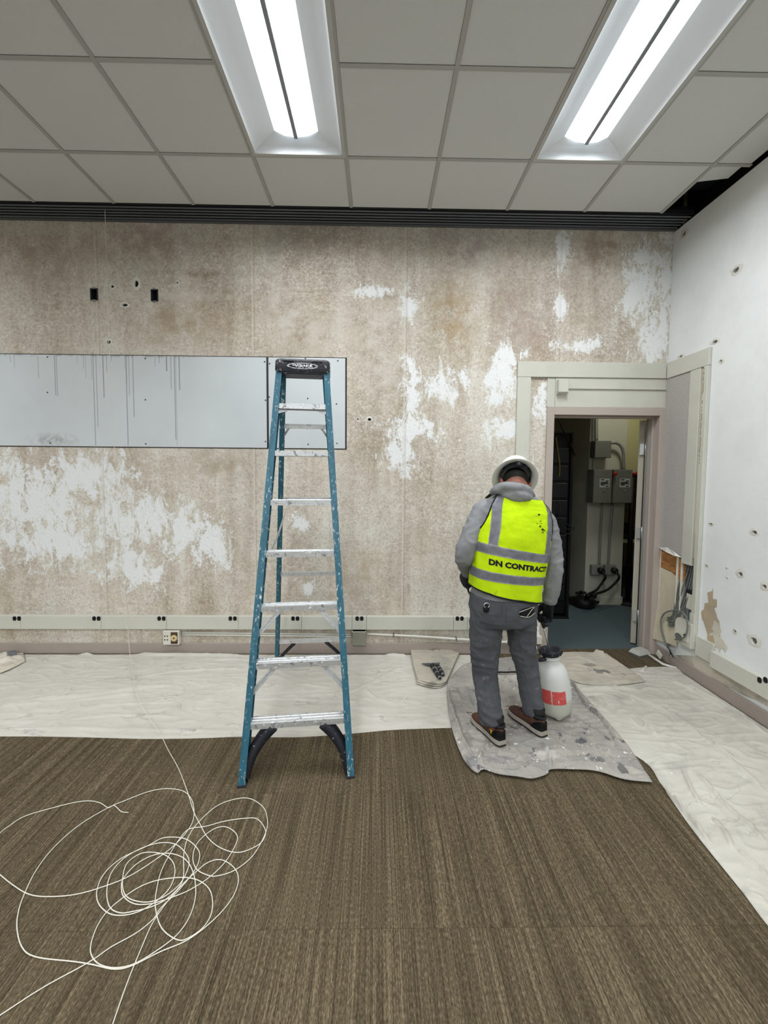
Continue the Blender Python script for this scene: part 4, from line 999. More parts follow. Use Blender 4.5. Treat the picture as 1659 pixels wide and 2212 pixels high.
def ridge_h(R_, q):
    s = 0
    for pl, L, h, w, bb in R_:
        if not (bb[0] < q.x < bb[1] and bb[2] < q.y < bb[3]): continue
        best = 9; at = 0; sd = 1
        for k in range(len(pl)-1):
            a, b = pl[k], pl[k+1]; d = b-a; l2 = d.length_squared
            t = max(0, min(1, (q-a).dot(d)/l2)) if l2 else 0
            e = q-a-d*t; dd = e.length
            if dd < best: best = dd; at = (L[k]+math.sqrt(l2)*t)/max(L[-1], 1e-6); sd = 1 if d.x*e.y-d.y*e.x > 0 else -1
        k = best/(w*.75)
        if k < 3: s += 1.7*h*(math.exp(-k*k*.7) if sd > 0 else max(0, 1-1.9*k))*min(1, 6*at, 6*(1-at))
    return s
def cloth(name, label, G, mat, z0, folds, amp=.006, seed=0, thick=.003, scale=2.2, edge=.012):
    R_ = seg_ridges(folds); nv, nu = len(G)-1, len(G[0])-1
    bm = B(); V = []
    for j, row in enumerate(G):
        vr = []
        for i, p in enumerate(row):
            q = Vector((p.x*scale+seed*7.3, p.y*scale*1.4, seed))
            n1 = noise.noise(q)*.5+noise.noise(q*2.7)*.3; n2 = 1-abs(noise.noise(q*3.1+Vector((5, 2, 0))))*2; n3 = noise.noise(q*9)*.5
            n4 = 1-abs(noise.noise(Vector((q.x*1.3+9, q.y*4.2, 3))))*2.6
            h = amp*(max(0, n1)*1.5+max(0, n2-.5)*1.5+max(0, n4)**2*.45+.22*n3+.25)
            h += ridge_h(R_, Vector((p.x, p.y)))
            eb = min(1, min(j, nv-j, i, nu-i)*.25+.25)
            vr.append(bm.verts.new((p.x, p.y, z0+max(.0005, h*eb))))
        V.append(vr)
    for j in range(nv):
        for i in range(nu): bm.faces.new((V[j][i], V[j][i+1], V[j+1][i+1], V[j+1][i]))
    # turned-down rim gives the cloth its thickness
    bd = [V[0][i] for i in range(nu+1)]+[V[j][nu] for j in range(1, nv+1)]+[V[nv][i] for i in range(nu-1, -1, -1)]+[V[j][0] for j in range(nv-1, 0, -1)]
    lo = [bm.verts.new((v.co.x, v.co.y, max(z0-.0004, v.co.z-thick))) for v in bd]
    for k in range(len(bd)): l = (k+1) % len(bd); bm.faces.new((bd[k], bd[l], lo[l], lo[k]))
    o = obj(name, bm, mat, None, True); return tag(o, label, 'drop cloth', 'canvas drop cloths on the floor')
def canvas(name, base, dark, stain, dots, grey, wh=.0, crease=0.0, ang=0.0, spots=()):
    m = Mat(name, None, .92, 0, .12); p = m.pos
    c = m.mix(m.mr(m.noise(p, 1.6, 5, .65), .35, .7), base, dark)
    s = m.mr(m.noise(p, 4.5, 7, .68, .4), .60-stain, .72-stain*.6); c = m.mix(m.math('MULTIPLY', s, grey), c, '8d8b88')
    if crease:                                   # thin dark lines: fold dirt plus crease shade painted into the colour
        r_ = m.math('ABSOLUTE', m.math('SUBTRACT', m.noise(m.map(p, (1.6, 5.0, 1), (0, 0, 0), (0, 0, ang)), 1, 5, .6, .4), .5))
        f = m.math('MULTIPLY', m.mr(r_, 0, .012, 1, 0), m.mr(m.noise(p, 3, 4), .46, .62)); c = m.mix(m.math('MULTIPLY', f, crease), c, '76726c')
    d = m.mr(m.noise(m.map(p, (1, 1, 1), (3, 9, 0)), 11, 6, .7, .8), .70-dots, .735-dots); c = m.mix(m.math('MULTIPLY', d, .85), c, '55555a')
    sn = m.math('MULTIPLY', m.noise(p, 17, 6, .7), 2.2) if spots else None
    for (x, y, rx, ry, col, amt) in spots:       # single stains at their places
        q = FL(x, y); v = m.n('VectorMath', operation='LENGTH'); m.put(v.inputs[0], m.map(p, (1/rx, 1/ry, 0), (-q.x/rx, -q.y/ry, 0)))
        f = m.mr(m.math('ADD', v.outputs['Value'], sn), 1.65, 1.85, 1, 0); c = m.mix(m.math('MULTIPLY', f, amt), c, col)
    if wh:
        w = m.mr(m.noise(m.map(p, (1, 1, 1), (13, 2, 0)), 34, 5, .7, .5), .70-wh, .73-wh); c = m.mix(w, c, 'efeeea')
    m.col(c); m.bump(m.math('ADD', m.noise(p, 260, 2), m.math('MULTIPLY', m.noise(p, 16, 3), 2.2)), .28, .004); return m
M_CANV = canvas('clean_canvas', 'ccc7be', 'bfb9af', .0, -.05, .25, 0, .55, .12)
M_CANV_R = canvas('spotted_canvas', 'c8c4ba', 'b6b1a6', .07, .0, .45, .025, .35, .9)
M_CANV_P = canvas('painted_canvas', 'aea89f', '928d87', .16, .10, .8, .07, .8, .4, [(1255, 1612, .05, .035, '4a4b50', .8), (1290, 1650, .06, .03, '6a686a', .8), (1345, 1672, .03, .05, '5a595c', .8), (1262, 1592, .018, .014, '30365a', .9), (1020, 1655, .05, .09, '77767a', .7), (1080, 1650, .10, .05, '7d7b7d', .6), (1010, 1600, .04, .12, '807c78', .6), (1150, 1510, .10, .06, '807e7c', .5), (1210, 1580, .12, .07, '8a877f', .5), (990, 1500, .03, .06, '6d6a66', .6), (1120, 1470, .12, .08, 'c4c0b8', .6), (1180, 1640, .16, .06, 'c9c6c0', .5)])
M_CANV_F = canvas('folded_canvas', 'bdb6a8', 'aaa293', .09, .05, .6, 0, .7, .3, [(1300, 1456, .10, .05, '6f6d6a', .9), (1272, 1442, .07, .035, '807c74', .8), (945, 1412, .12, .03, '5e5a52', .8), (925, 1487, .10, .03, '7d766a', .7)])
bot = [FL(x, y) for x, y in ((-160, 1590), (0, 1591), (100, 1591.5), (220, 1594), (310, 1596.5), (420, 1595.5), (520, 1592), (640, 1593), (760, 1585), (850, 1577), (960, 1573), (1040, 1571))]
top = [FL(x, y) for x, y in ((-160, 1398), (20, 1403), (124, 1407), (260, 1411), (400, 1413), (560, 1413.5), (760, 1413), (900, 1414), (1040, 1415))]
top = [Vector((p.x, min(p.y, D-.03), 0)) for p in top]
G = coons(top, bot, [bot[0], top[0]], [bot[-1], top[-1]], 470, 150)
cloth('drop_cloth', 'long clean canvas drop cloth along the back wall under the ladder', G, M_CANV, .001,
      [([(60, 1512), (140, 1510), (250, 1497), (330, 1486), (380, 1482)], .013, .02), ([(150, 1517), (250, 1506), (300, 1500)], .010, .018), ([(0, 1527), (60, 1523), (100, 1520)], .009, .015), ([(330, 1516), (380, 1513)], .008, .012),
       ([(190, 1528), (300, 1522), (380, 1518)], .007, .014), ([(140, 1558), (250, 1548), (390, 1551)], .008, .014), ([(0, 1578), (150, 1577), (330, 1580), (540, 1585), (700, 1584)], .010, .012), ([(270, 1416), (400, 1417.5), (540, 1419)], .014, .02), ([(460, 1426), (560, 1429)], .010, .016),
       ([(130, 1402), (160, 1411), (200, 1416)], .03, .03), ([(115, 1415), (60, 1460), (0, 1500)], .006, .03), ([(300, 1466), (380, 1452), (520, 1446)], .006, .02), ([(540, 1512), (620, 1514), (780, 1519)], .008, .015), ([(760, 1530), (800, 1533)], .006, .012),
       ([(850, 1526), (875, 1515), (885, 1508)], .009, .012), ([(860, 1521), (820, 1512), (790, 1490)], .007, .02), ([(780, 1500), (830, 1462), (880, 1440)], .007, .02), ([(700, 1503), (760, 1495), (820, 1470)], .005, .02), ([(905, 1527), (960, 1524)], .006, .01), ([(760, 1573), (850, 1568), (920, 1560), (955, 1545)], .012, .018),
       ([(640, 1478), (720, 1490)], .005, .02), ([(470, 1537), (520, 1538)], .007, .01), ([(830, 1415), (880, 1420)], .012, .018), ([(200, 1440), (180, 1450), (150, 1460)], .006, .012), ([(165, 1430), (190, 1432)], .005, .01)], .006, 1, .004)
# spotted cloth along the right wall
bot = [FL(x, y) for x, y in ((1760, 2110), (1659, 2003), (1600, 1925), (1500, 1800), (1430, 1700), (1398, 1652), (1330, 1610), (1240, 1560), (1170, 1500))]
bot = list(reversed(bot))
topr = [FL(1190, 1455), FL(1262, 1450), FL(1345, 1448), FL(1385, 1443), FL(1455, 1443), FL(1500, 1458), FL(1545, 1490), FL(1610, 1528)]
topr += [Vector((2.465, 2.35, 0)), Vector((2.46, 1.9, 0)), Vector((2.46, 1.2, 0))]
topr = [Vector((min(p.x, WX-.025), p.y, 0)) for p in topr]
G = coons(topr, bot, [bot[0], topr[0]], [bot[-1], topr[-1]], 380, 180)
cloth('drop_cloth', 'paint-spotted canvas drop cloth running along the white right wall', G, M_CANV_R, .0045,
      [([(1268, 1507), (1320, 1540), (1383, 1574)], .022, .022), ([(1340, 1500), (1400, 1522), (1450, 1545)], .010, .02), ([(1374, 1553), (1400, 1580), (1423, 1596)], .011, .018), ([(1380, 1490), (1290, 1489)], .006, .014),
       ([(1380, 1650), (1405, 1675), (1450, 1725), (1490, 1775), (1535, 1830)], .018, .014), ([(1470, 1660), (1490, 1710), (1512, 1745)], .012, .016), ([(1495, 1668), (1560, 1740), (1610, 1785), (1659, 1830)], .011, .018), ([(1520, 1590), (1580, 1650), (1659, 1720)], .008, .02),
       ([(1535, 1770), (1560, 1800), (1580, 1840)], .011, .018), ([(1590, 1840), (1630, 1875), (1659, 1895)], .012, .014), ([(1480, 1485), (1560, 1530), (1610, 1565), (1659, 1592)], .020, .022), ([(1440, 1470), (1500, 1495), (1560, 1520)], .010, .02), ([(1388, 1455), (1398, 1444)], .016, .02), ([(1450, 1540), (1520, 1600), (1600, 1650)], .007, .02), ([(1600, 1930), (1659, 1960)], .010, .02)], .008, 2, .005)
# folded-back end in front of the doorway
a = [FL(x, y) for x, y in ((1205, 1452), (1250, 1480), (1330, 1484), (1394, 1477))]; b = [FL(x, y) for x, y in ((1195, 1414), (1250, 1412), (1300, 1414), (1308, 1416))]
G = coons(b, a, [a[0], b[0]], [a[-1], FL(1372, 1458), b[-1]], 110, 70)
cloth('drop_cloth', 'stained folded end of canvas in front of the doorway', G, M_CANV_F, .016, [([(1210, 1479), (1300, 1481), (1376, 1477)], .012, .014), ([(1280, 1413), (1307, 1423)], .022, .016), ([(1225, 1440), (1260, 1445), (1330, 1470)], .006, .02), ([(1240, 1420), (1290, 1440)], .006, .02)], .007, 3, .013)
# grubby painted cloth the worker stands on
bot = [FL(x, y) for x, y in ((975, 1576), (998, 1640), (1018, 1668), (1032, 1676), (1044, 1668), (1075, 1678), (1120, 1684), (1150, 1688), (1182, 1678), (1190, 1668), (1240, 1668), (1290, 1672), (1350, 1690), (1409, 1696))]
top = [FL(x, y) for x, y in ((966, 1476), (1003, 1440), (1060, 1428), (1150, 1425), (1228, 1470))]
G = coons(top, bot[2:], [bot[2], bot[1], bot[0], FL(966, 1520), top[0]], [bot[-1], FL(1355, 1615), FL(1300, 1550), top[-1]], 170, 150)
cloth('drop_cloth', 'grubby paint-smeared drop cloth under the worker and the sprayer', G, M_CANV_P, .016,
      [([(958, 1475), (975, 1540), (1000, 1610), (1030, 1660)], .014, .02), ([(1230, 1475), (1262, 1530), (1295, 1560), (1320, 1595), (1335, 1630)], .020, .016), ([(1190, 1665), (1188, 1640), (1170, 1615)], .016, .018), ([(1045, 1665), (1040, 1640), (1060, 1615)], .014, .016), ([(1235, 1655), (1280, 1664), (1330, 1668)], .014, .014),
       ([(1000, 1480), (1020, 1540)], .008, .018), ([(1100, 1650), (1130, 1670)], .009, .016), ([(1250, 1600), (1300, 1640), (1360, 1680)], .008, .02), ([(1010, 1625), (1060, 1640), (1120, 1665)], .008, .015)], .012, 4, .006, 3.2)
# folded canvas at the left end of it
bot = [FL(x, y) for x, y in ((900, 1481), (925, 1488), (948, 1490), (962, 1484))]; top = [FL(x, y) for x, y in ((887, 1412), (930, 1408), (960, 1409), (992, 1418))]
fold = thing('folded_cloth', 'folded stained canvas by the wall carrying the two grip tools', 'drop cloth', (bot[0].x+.1, bot[0].y+.15, .012))
for lay in range(3):
    sh = Vector((.006*lay, .010*lay, 0)); G = coons([p+sh*(-.4) for p in top], [p+sh for p in bot], [bot[0]+sh, FL(893, 1445), top[0]], [bot[-1]+sh, top[-1]], 60, 50)
    o = cloth('layer', '', G, M_CANV_F, .013+.011*lay, [([(898, 1478), (930, 1484), (955, 1486)], .008, .02), ([(930, 1414), (960, 1412)], .008, .015)], .006, 5+lay, .009)
    for k in ('label', 'category', 'group'): del o[k]
    o.parent = fold; o.matrix_parent_inverse = world_of(fold).inverted()
# crumpled paper at the left edge
a = [FL(x, y) for x, y in ((-150, 1480), (-40, 1470), (20, 1450), (55, 1432))]; b = [FL(x, y) for x, y in ((-150, 1400), (-40, 1401), (20, 1404), (60, 1409))]
b = [Vector((p.x, min(p.y, D-.03), 0)) for p in b]
G = coons(b, a, [a[0], b[0]], [a[-1], b[-1]], 60, 40)
M_PAPER = canvas('stained_paper', 'd6cfc2', 'c9bfae', .10, .045, .6, 0, .5, .2, [(25, 1419, .16, .05, '5f6066', .9), (-20, 1432, .1, .04, '73706e', .8)])
o = cloth('masking_paper', 'crumpled stained paper on the drop cloth at the far left', G, M_PAPER, .014, [([(0, 1425), (40, 1415)], .02, .03), ([(-30, 1440), (30, 1430)], .015, .03)], .012, 9, .006); o['category'] = 'paper'; del o['group']

# ------------------------------------------------------------------ white pull string: from the diffuser down the wall, then coiled on the carpet
M_STR = Mat('white_string', 'd8d2c6', .7)
def Z(pts, z=.0025): return [FL(x/2.592, 1580+y/2.592, z) for x, y in pts]
s1 = [(905, 30), (940, 100), (1000, 210), (1050, 340), (1085, 450), (1120, 520), (1160, 590), (1220, 645), (1300, 675), (1370, 672), (1440, 640), (1478, 600), (1485, 550), (1440, 490), (1370, 488), (1250, 505), (1150, 532), (1055, 550), (1000, 610), (950, 690), (900, 790), (875, 900), (870, 980), (890, 1070), (930, 1130), (1000, 1168), (1060, 1155), (1130, 1105), (1180, 1030), (1190, 950), (1170, 880), (1110, 835), (1020, 818), (900, 830), (790, 868), (690, 930), (600, 1010), (540, 1100), (508, 1200), (515, 1260), (560, 1305), (640, 1325), (740, 1305), (860, 1240), (980, 1150), (1060, 1040), (1095, 920), (1085, 800), (1040, 720), (960, 685), (870, 690), (770, 740), (700, 810), (680, 860), (690, 920), (750, 965), (830, 968), (930, 940), (1060, 890), (1180, 810), (1270, 720), (1325, 620), (1320, 570), (1260, 535), (1190, 550), (1110, 620), (1080, 700), (1100, 770), (1160, 805), (1220, 808), (1320, 775), (1420, 690), (1490, 560), (1495, 480), (1470, 420), (1400, 378), (1320, 378), (1220, 415), (1120, 500), (1060, 580), (1030, 680), (1028, 800), (1005, 870), (930, 940), (840, 985), (740, 1010), (670, 1015), (615, 985), (598, 900), (620, 800), (690, 715), (790, 655), (900, 625), (990, 635), (1050, 700), (1055, 760), (1010, 850), (930, 920), (830, 955), (730, 940), (690, 890), (690, 800), (720, 730), (800, 680), (900, 685), (960, 720), (980, 780), (960, 860), (900, 930), (800, 1000), (700, 1028), (610, 1020), (550, 960), (545, 880), (590, 790), (680, 710), (830, 640), (920, 595), (1030, 600), (1100, 650), (1118, 700), (1090, 780), (1000, 890), (900, 990), (860, 1050), (760, 1130), (620, 1210), (500, 1290), (250, 1430), (0, 1590), (-250, 1750)]
pre = [Vector((P(226, 440, 3.42).x, 3.42, HC+.02)), P(229, 520, 3.46), P(236, 760, 3.48), P(252, 1050, 3.485), P(266, 1250, 3.485), P(276, 1355, 3.48), P(279, 1397, 3.42), FL(283, 1430, .034), FL(288, 1469, .034), FL(294, 1495, .034), FL(306, 1524, .032), FL(320.6, 1548.6, .03), FL(340, 1576, .028)]
def string(name, label, segs):
    t = thing(name, label, 'string', segs[0][-1])
    for pts in segs:
        pl = catmull(pts, 7)
        for i, p in enumerate(pl):
            if p.z < .01: p.z = .0022+.0014*(.5+.5*math.sin(i*.37))
        bm = B(); tube(bm, pl, .0019, 6); obj('strand', bm, M_STR, t, True, world=True)
string('pull_string', 'white string hanging from the diffuser and coiled loosely on the carpet', [pre+Z(s1)])
s2 = [(-260, 640), (-100, 720), (0, 800), (60, 850), (140, 900), (220, 922), (330, 922), (450, 905), (560, 875), (700, 820), (830, 745), (960, 650), (1050, 555), (1085, 480), (1080, 400), (1050, 350), (1000, 325), (920, 320), (820, 340), (700, 385), (600, 430), (440, 525), (300, 650), (200, 780), (140, 900), (105, 1000), (95, 1100), (125, 1210), (200, 1260), (400, 1285), (520, 1305), (640, 1328), (740, 1310), (900, 1230), (1060, 1160), (1200, 1050), (1300, 930), (1335, 830), (1310, 760), (1240, 718), (1160, 735), (1080, 800), (980, 900), (900, 1000), (850, 1080), (800, 1190), (750, 1310), (700, 1440), (630, 1638), (590, 1760)]
string('pull_string', 'white string sweeping in one wide loop across the carpet to the bottom edge', [Z(s2, .004)])
s3 = [(720, 455), (680, 450), (640, 415), (605, 428), (560, 400), (500, 390), (400, 402), (250, 440), (130, 480), (50, 530), (0, 570), (-120, 700)]
string('pull_string', 'loose kinked end of white string lying at the left of the coil', [Z(s3)])

# ------------------------------------------------------------------ two hand tools on the folded canvas
M_TOOL = Mat('tool_black', '26272a', .45); M_TOOLG = Mat('tool_grey', '8b8d90', .4, .3)
zt = .053
def tool(label, h0, h1, head):
    a, b = FL(*h0, zt), FL(*h1, zt); a.z = b.z = zt; t = thing('hand_nozzle', label, 'tool', (a+b)/2, 0, 'nozzles on the folded canvas')
    d = (b-a).normalized(); n = 9
    bm = B(); tube(bm, [a.lerp(b, k/(n-1)) for k in range(n)], [.014, .015, .0165, .015, .0165, .015, .0165, .017, .016], 10); obj('handle', bm, M_TOOL, t, True, world=True)
    bm = B(); tube(bm, [b, b+d*.014], [.0125, .0135], 10); e = obj('end_ring', bm, M_TOOLG, t, True, world=True)
    bm = B(); tube(bm, [b+d*.0142, b+d*.0155], .008, 10); obj('bore', bm, M_BLACK, e, world=True)
    for k in (.35, .7): bm = B(); q = a.lerp(b, k); tube(bm, [q-d*.003, q+d*.003], .0182, 10); obj('collar', bm, M_TOOLG, t, True, world=True)
    c = FL(*head, zt); c.z = zt; x = Vector((1, .15, 0)).normalized()
    bm = B(); w = Vector((-d.y, d.x, 0)); hull_box(bm, [a+w*.010+Vector((0, 0, -.008)), a-w*.010+Vector((0, 0, -.008)), a-w*.010+Vector((0, 0, .010)), a+w*.010+Vector((0, 0, .010)), c+w*.034+Vector((0, 0, -.004)), c-w*.034+Vector((0, 0, -.004)), c-w*.034+Vector((0, 0, .002)), c+w*.034+Vector((0, 0, .002))]); obj('head', bm, Mat('head_grey', '55585c', .5), t, world=True)
tool('black grip tool with flat grey head, lying left on the folded canvas', (932, 1437), (949, 1463), (919, 1433))
tool('shorter black grip tool lying right of the other on the folded canvas', (946, 1438), (956, 1456), (941, 1432))

# ------------------------------------------------------------------ the worker
from mathutils.bvhtree import BVHTree
def fabric(name, base, dark, rough=.9, scale=9, spots=None, weave=500, st=.45):
    m = Mat(name, None, rough, 0, .15); p = m.pos
    c = m.mix(m.mr(m.noise(p, scale, 5, .6), .35, .7), base, dark)
    c = m.mix(m.math('MULTIPLY', m.mr(m.noise(p, weave, 2), .4, .65), .18), c, dark)
    if spots:
        col, sc, lo, hi, amt = spots
        c = m.mix(m.math('MULTIPLY', m.mr(m.noise(m.map(p, (1, 1, 1), (4, 1, 7)), sc, 5, .65), lo, hi), amt), c, col)
    m.col(c); m.bump(m.math('ADD', m.noise(p, 38, 4), m.math('MULTIPLY', m.noise(p, weave, 2), .35)), st, .006); return m
M_HOOD = fabric('grey_fleece', '8f9092', '7b7c7e')
M_JEAN = fabric('charcoal_denim', '5a5c60', '494b4f', .9, 7, ('8c8f94', 14, .60, .74, .55))
M_HIVIS = fabric('hi_vis_yellow', 'c9ea14', 'b6d70e', .8, 6, ('7f8f1c', 20, .66, .72, .5), 300, .3)
M_TAPE = Mat('reflective_tape', None, .45, .15, .5); M_TAPE.col(M_TAPE.mix(M_TAPE.mr(M_TAPE.noise(M_TAPE.pos, 22, 5), .35, .7), 'a5a5ad', '8a8a93')); M_TAPE.bump(M_TAPE.noise(M_TAPE.pos, 45, 3), .25, .004)
M_PIPE = Mat('black_binding', '131416', .8); M_SKIN = Mat('skin', None, .55); M_SKIN.col(M_SKIN.mix(M_SKIN.noise(M_SKIN.pos, 25, 3), '855746', '6f4636')); M_SKIN.b.inputs['Subsurface Weight'].default_value = .1; M_SKIN.b.inputs['Subsurface Radius'].default_value = (.01, .004, .002)
M_HAIR = Mat('black_hair', '15120f', .6); M_HAIR.bump(M_HAIR.noise(M_HAIR.map(M_HAIR.pos, (300, 300, 60)), 1, 2), .6, .003)
M_HAT = Mat('hat_white', 'e2e1db', .35); M_GLOVE = fabric('black_glove', '1b1c20', '111215', .6, 20)
person = thing('person', 'worker seen from behind in white hard hat, grey hoodie and yellow vest', 'person', (.83, 2.42, .026))
# torso: rings from hips to neck  (photo x, y, depth, half width, half depth, turn, roll)
RG = [(1086, 1312, 2.43, .198, .150, 14, 3), (1090, 1270, 2.43, .193, .150, 12, 5), (1095, 1225, 2.435, .203, .154, 10, 8), (1101, 1180, 2.445, .213, .154, 8, 10.5),
      (1109, 1138, 2.455, .208, .144, 7, 12), (1115, 1106, 2.465, .196, .124, 6, 13), (1119, 1086, 2.475, .168, .104, 6, 13), (1121, 1072, 2.48, .122, .086, 6, 12), (1122, 1062, 2.485, .074, .072, 6, 10)]
RGv = []
for x, y, Y, a, b, tw, ro in RG:
    c = P(x, y, Y); RGv.append((c, a, b, R(tw), R(ro)))
def cr(v0, v1, v2, v3, t): return .5*((2*v1)+(-v0+v2)*t+(2*v0-5*v1+4*v2-v3)*t*t+(-v0+3*v1-3*v2+v3)*t**3)
def torso(t, th, off=0.0):
    k = max(0, min(len(RGv)-2, int(t))); u = t-k
    q = [RGv[max(0, min(len(RGv)-1, k+i))] for i in (-1, 0, 1, 2)]
    c, a, b, tw, ro = (cr(*[v[i] for v in q], u) for i in range(5))
    r = Vector((math.cos(tw), math.sin(tw), 0)); f = Vector((-math.sin(tw), math.cos(tw), 0))
    r = r*math.cos(ro)-Vector((0, 0, 1))*math.sin(ro)
    e = 2/2.5; C, S = math.cos(th), math.sin(th)
    return c+r*((a+off)*math.copysign(abs(C)**e, C))+f*((b+off)*math.copysign(abs(S)**e, S))
def torso_bm(bm, off, t0=0, t1=8, n=40, m=36):
    loft(bm, [[torso(t0+(t1-t0)*i/m, k*2*math.pi/n, off) for k in range(n)] for i in range(m+1)])
def limb(bm, pts, rad, n=16, sub=6):
    pl = catmull(pts, sub); rl = []
    for i in range(len(pts)-1):
        for k in range(sub):
            t = k/sub; rl.append(cr(rad[max(i-1, 0)], rad[i], rad[i+1], rad[min(i+2, len(rad)-1)], t))
    rl.append(rad[-1]); tube(bm, pl, rl, n)
ARM_L = [P(1060, 1096, 2.485), P(1043, 1104, 2.465), P(1023, 1146, 2.43), P(1004, 1196, 2.41), P(1006, 1216, 2.50), P(1010, 1236, 2.61)]
ARM_R = [P(1163, 1112, 2.51), P(1178, 1128, 2.53), P(1190, 1166, 2.515), P(1197, 1212, 2.495), P(1194, 1255, 2.49), P(1187, 1298, 2.52)]
LEG_L = [P(1051, 1318, 2.41), P(1049, 1372, 2.42), P(1047, 1415, 2.42), P(1048, 1455, 2.415), P(1055, 1510, 2.365), P(1062, 1562, 2.335)]
LEG_R = [P(1126, 1322, 2.45), P(1127, 1378, 2.47), P(1132, 1412, 2.485), P(1138, 1442, 2.49), P(1147, 1500, 2.46), P(1154, 1543, 2.43)]
# head frame
HY, HP, HR = R(-3), R(50), R(10)
h_f = Vector((-math.sin(HY), math.cos(HY), 0)); h_r = Vector((math.cos(HY), math.sin(HY), 0)); h_u = Vector((0, 0, 1))
h_f, h_u = h_f*math.cos(HP)-h_u*math.sin(HP), h_f*math.sin(HP)+h_u*math.cos(HP)
h_r, h_u = h_r*math.cos(HR)-h_u*math.sin(HR), h_r*math.sin(HR)+h_u*math.cos(HR)
HATO = P(1112, 1033, 2.57); HEADC = HATO-h_u*.062
HM = Matrix((h_r, h_f, h_u)).transposed().to_4x4(); HM.translation = HEADC
def headpt(th, ph, g=0.0):
    """th round, ph from -90 (chin) to 90 (crown); local x right, y face, z up"""
    C, S = math.cos(th), math.sin(th); c, s = math.cos(ph), math.sin(ph)
    w = .076; d = .096; hh = .115
    if s < 0: w *= 1+.16*s; d *= 1+.10*s
    x, y, z = C*c*w, S*c*d, s*hh
    if S > 0 and s < 0: y += .016*S*(-s)                  # jaw carried forward
    if S < 0 and s < -.3: y += .012*(-s)                  # nape tucked in
    k = math.exp(-((th-math.pi/2)/.17)**2)
    y += k*.020*math.exp(-((z+.018)/.016)**2)+k*.008*math.exp(-((z-.004)/.02)**2)      # nose
    for e in (-.36, .36): y -= .010*math.exp(-((th-math.pi/2-e)/.16)**2)*math.exp(-((z-.008)/.014)**2)   # eye sockets
    km = math.exp(-((th-math.pi/2)/.30)**2); y += km*(.005*math.exp(-((z+.052)/.006)**2)-.004*math.exp(-((z+.058)/.003)**2)+.005*math.exp(-((z+.065)/.006)**2))  # lips
    y += km*.006*math.exp(-((z+.092)/.014)**2)            # chin
    v = Vector((x, y, z)); return HM @ (v+v.normalized()*g)
def head_rings(g=0.0, n=56, m=40, lo=-89, hi=89): return [[headpt(k*2*math.pi/n, R(lo+(hi-lo)*i/m), g) for k in range(n)] for i in range(m+1)]
bm = B(); loft(bm, head_rings())
for sx in (-1, 1):                                        # ears
    pts = []
    for a in range(11):
        an = R(-100+a*26); pts.append(HM @ Vector((sx*(.079+.008*math.sin(an)**2+.006), -.012+math.cos(an)*.014, -.005+math.sin(an)*.029)))
    tube(bm, pts, .0055, 8); tube(bm, [HM @ Vector((sx*.066, -.008, .015)), HM @ Vector((sx*.083, -.014, -.003)), HM @ Vector((sx*.070, -.008, -.028))], [.010, .013, .010], 8)
limb(bm, [torso(7.0, 0).lerp(torso(7.0, math.pi), .5), torso(8, 0).lerp(torso(8, math.pi), .5)+Vector((0, 0, .01)), HM @ Vector((0, -.020, -.055)), HM @ Vector((0, -.015, -.01))], [.070, .062, .060, .058])
torso_bm(bm, -.022, 0, 7.6, 28, 24)
for A, r in ((ARM_L, (.05, .052, .046, .042, .038, .030)), (ARM_R, (.05, .052, .046, .042, .038, .030))): limb(bm, A, r, 12)
for Lg, r in ((LEG_L, (.080, .078, .068, .058, .050, .042)), (LEG_R, (.080, .076, .066, .058, .050, .042))): limb(bm, Lg, r, 12)
limb(bm, [LEG_L[-1], Vector((.709, 2.322, .11))], (.036, .030), 12); limb(bm, [LEG_R[-1], Vector((.984, 2.404, .11))], (.036, .030), 12)
obj('body', remeshed(bm, .005, 2), M_SKIN, person, True, True)
# eyes and brows
for sx in (-1, 1):
    bm = B(); c = HM @ Vector((sx*.030, .081, .008)); bmesh.ops.create_uvsphere(bm, u_segments=12, v_segments=8, radius=.0115, matrix=Matrix.Translation(c)); e_ = obj('eye', bm, Mat('eye_white', 'e8e4dc', .3) if sx < 0 else bpy.data.materials['eye_white'], person, True, True)
    bm = B(); disc_prism(bm, c+h_f*.0108, h_f, .005, .0012, 10); obj('iris', bm, M_HAIR, e_, False, True)
    bm = B(); tube(bm, [HM @ Vector((sx*.014, .098, .026)), HM @ Vector((sx*.032, .092, .030)), HM @ Vector((sx*.050, .078, .025))], .0035, 6); obj('eyebrow', bm, M_HAIR, person, True, True)
# hair at the back of the head
bm = B(); rg = []
for i in range(16):
    ph = R(-14+i*6.6); rg.append([headpt(R(165+k*7.5), ph, .006*min(1, i/2)) for k in range(29)])
V = loft(bm, rg, False, False); r_ = bmesh.ops.solidify(bm, geom=bm.faces[:], thickness=.003); obj('hair', bm, M_HAIR, person, True, True)
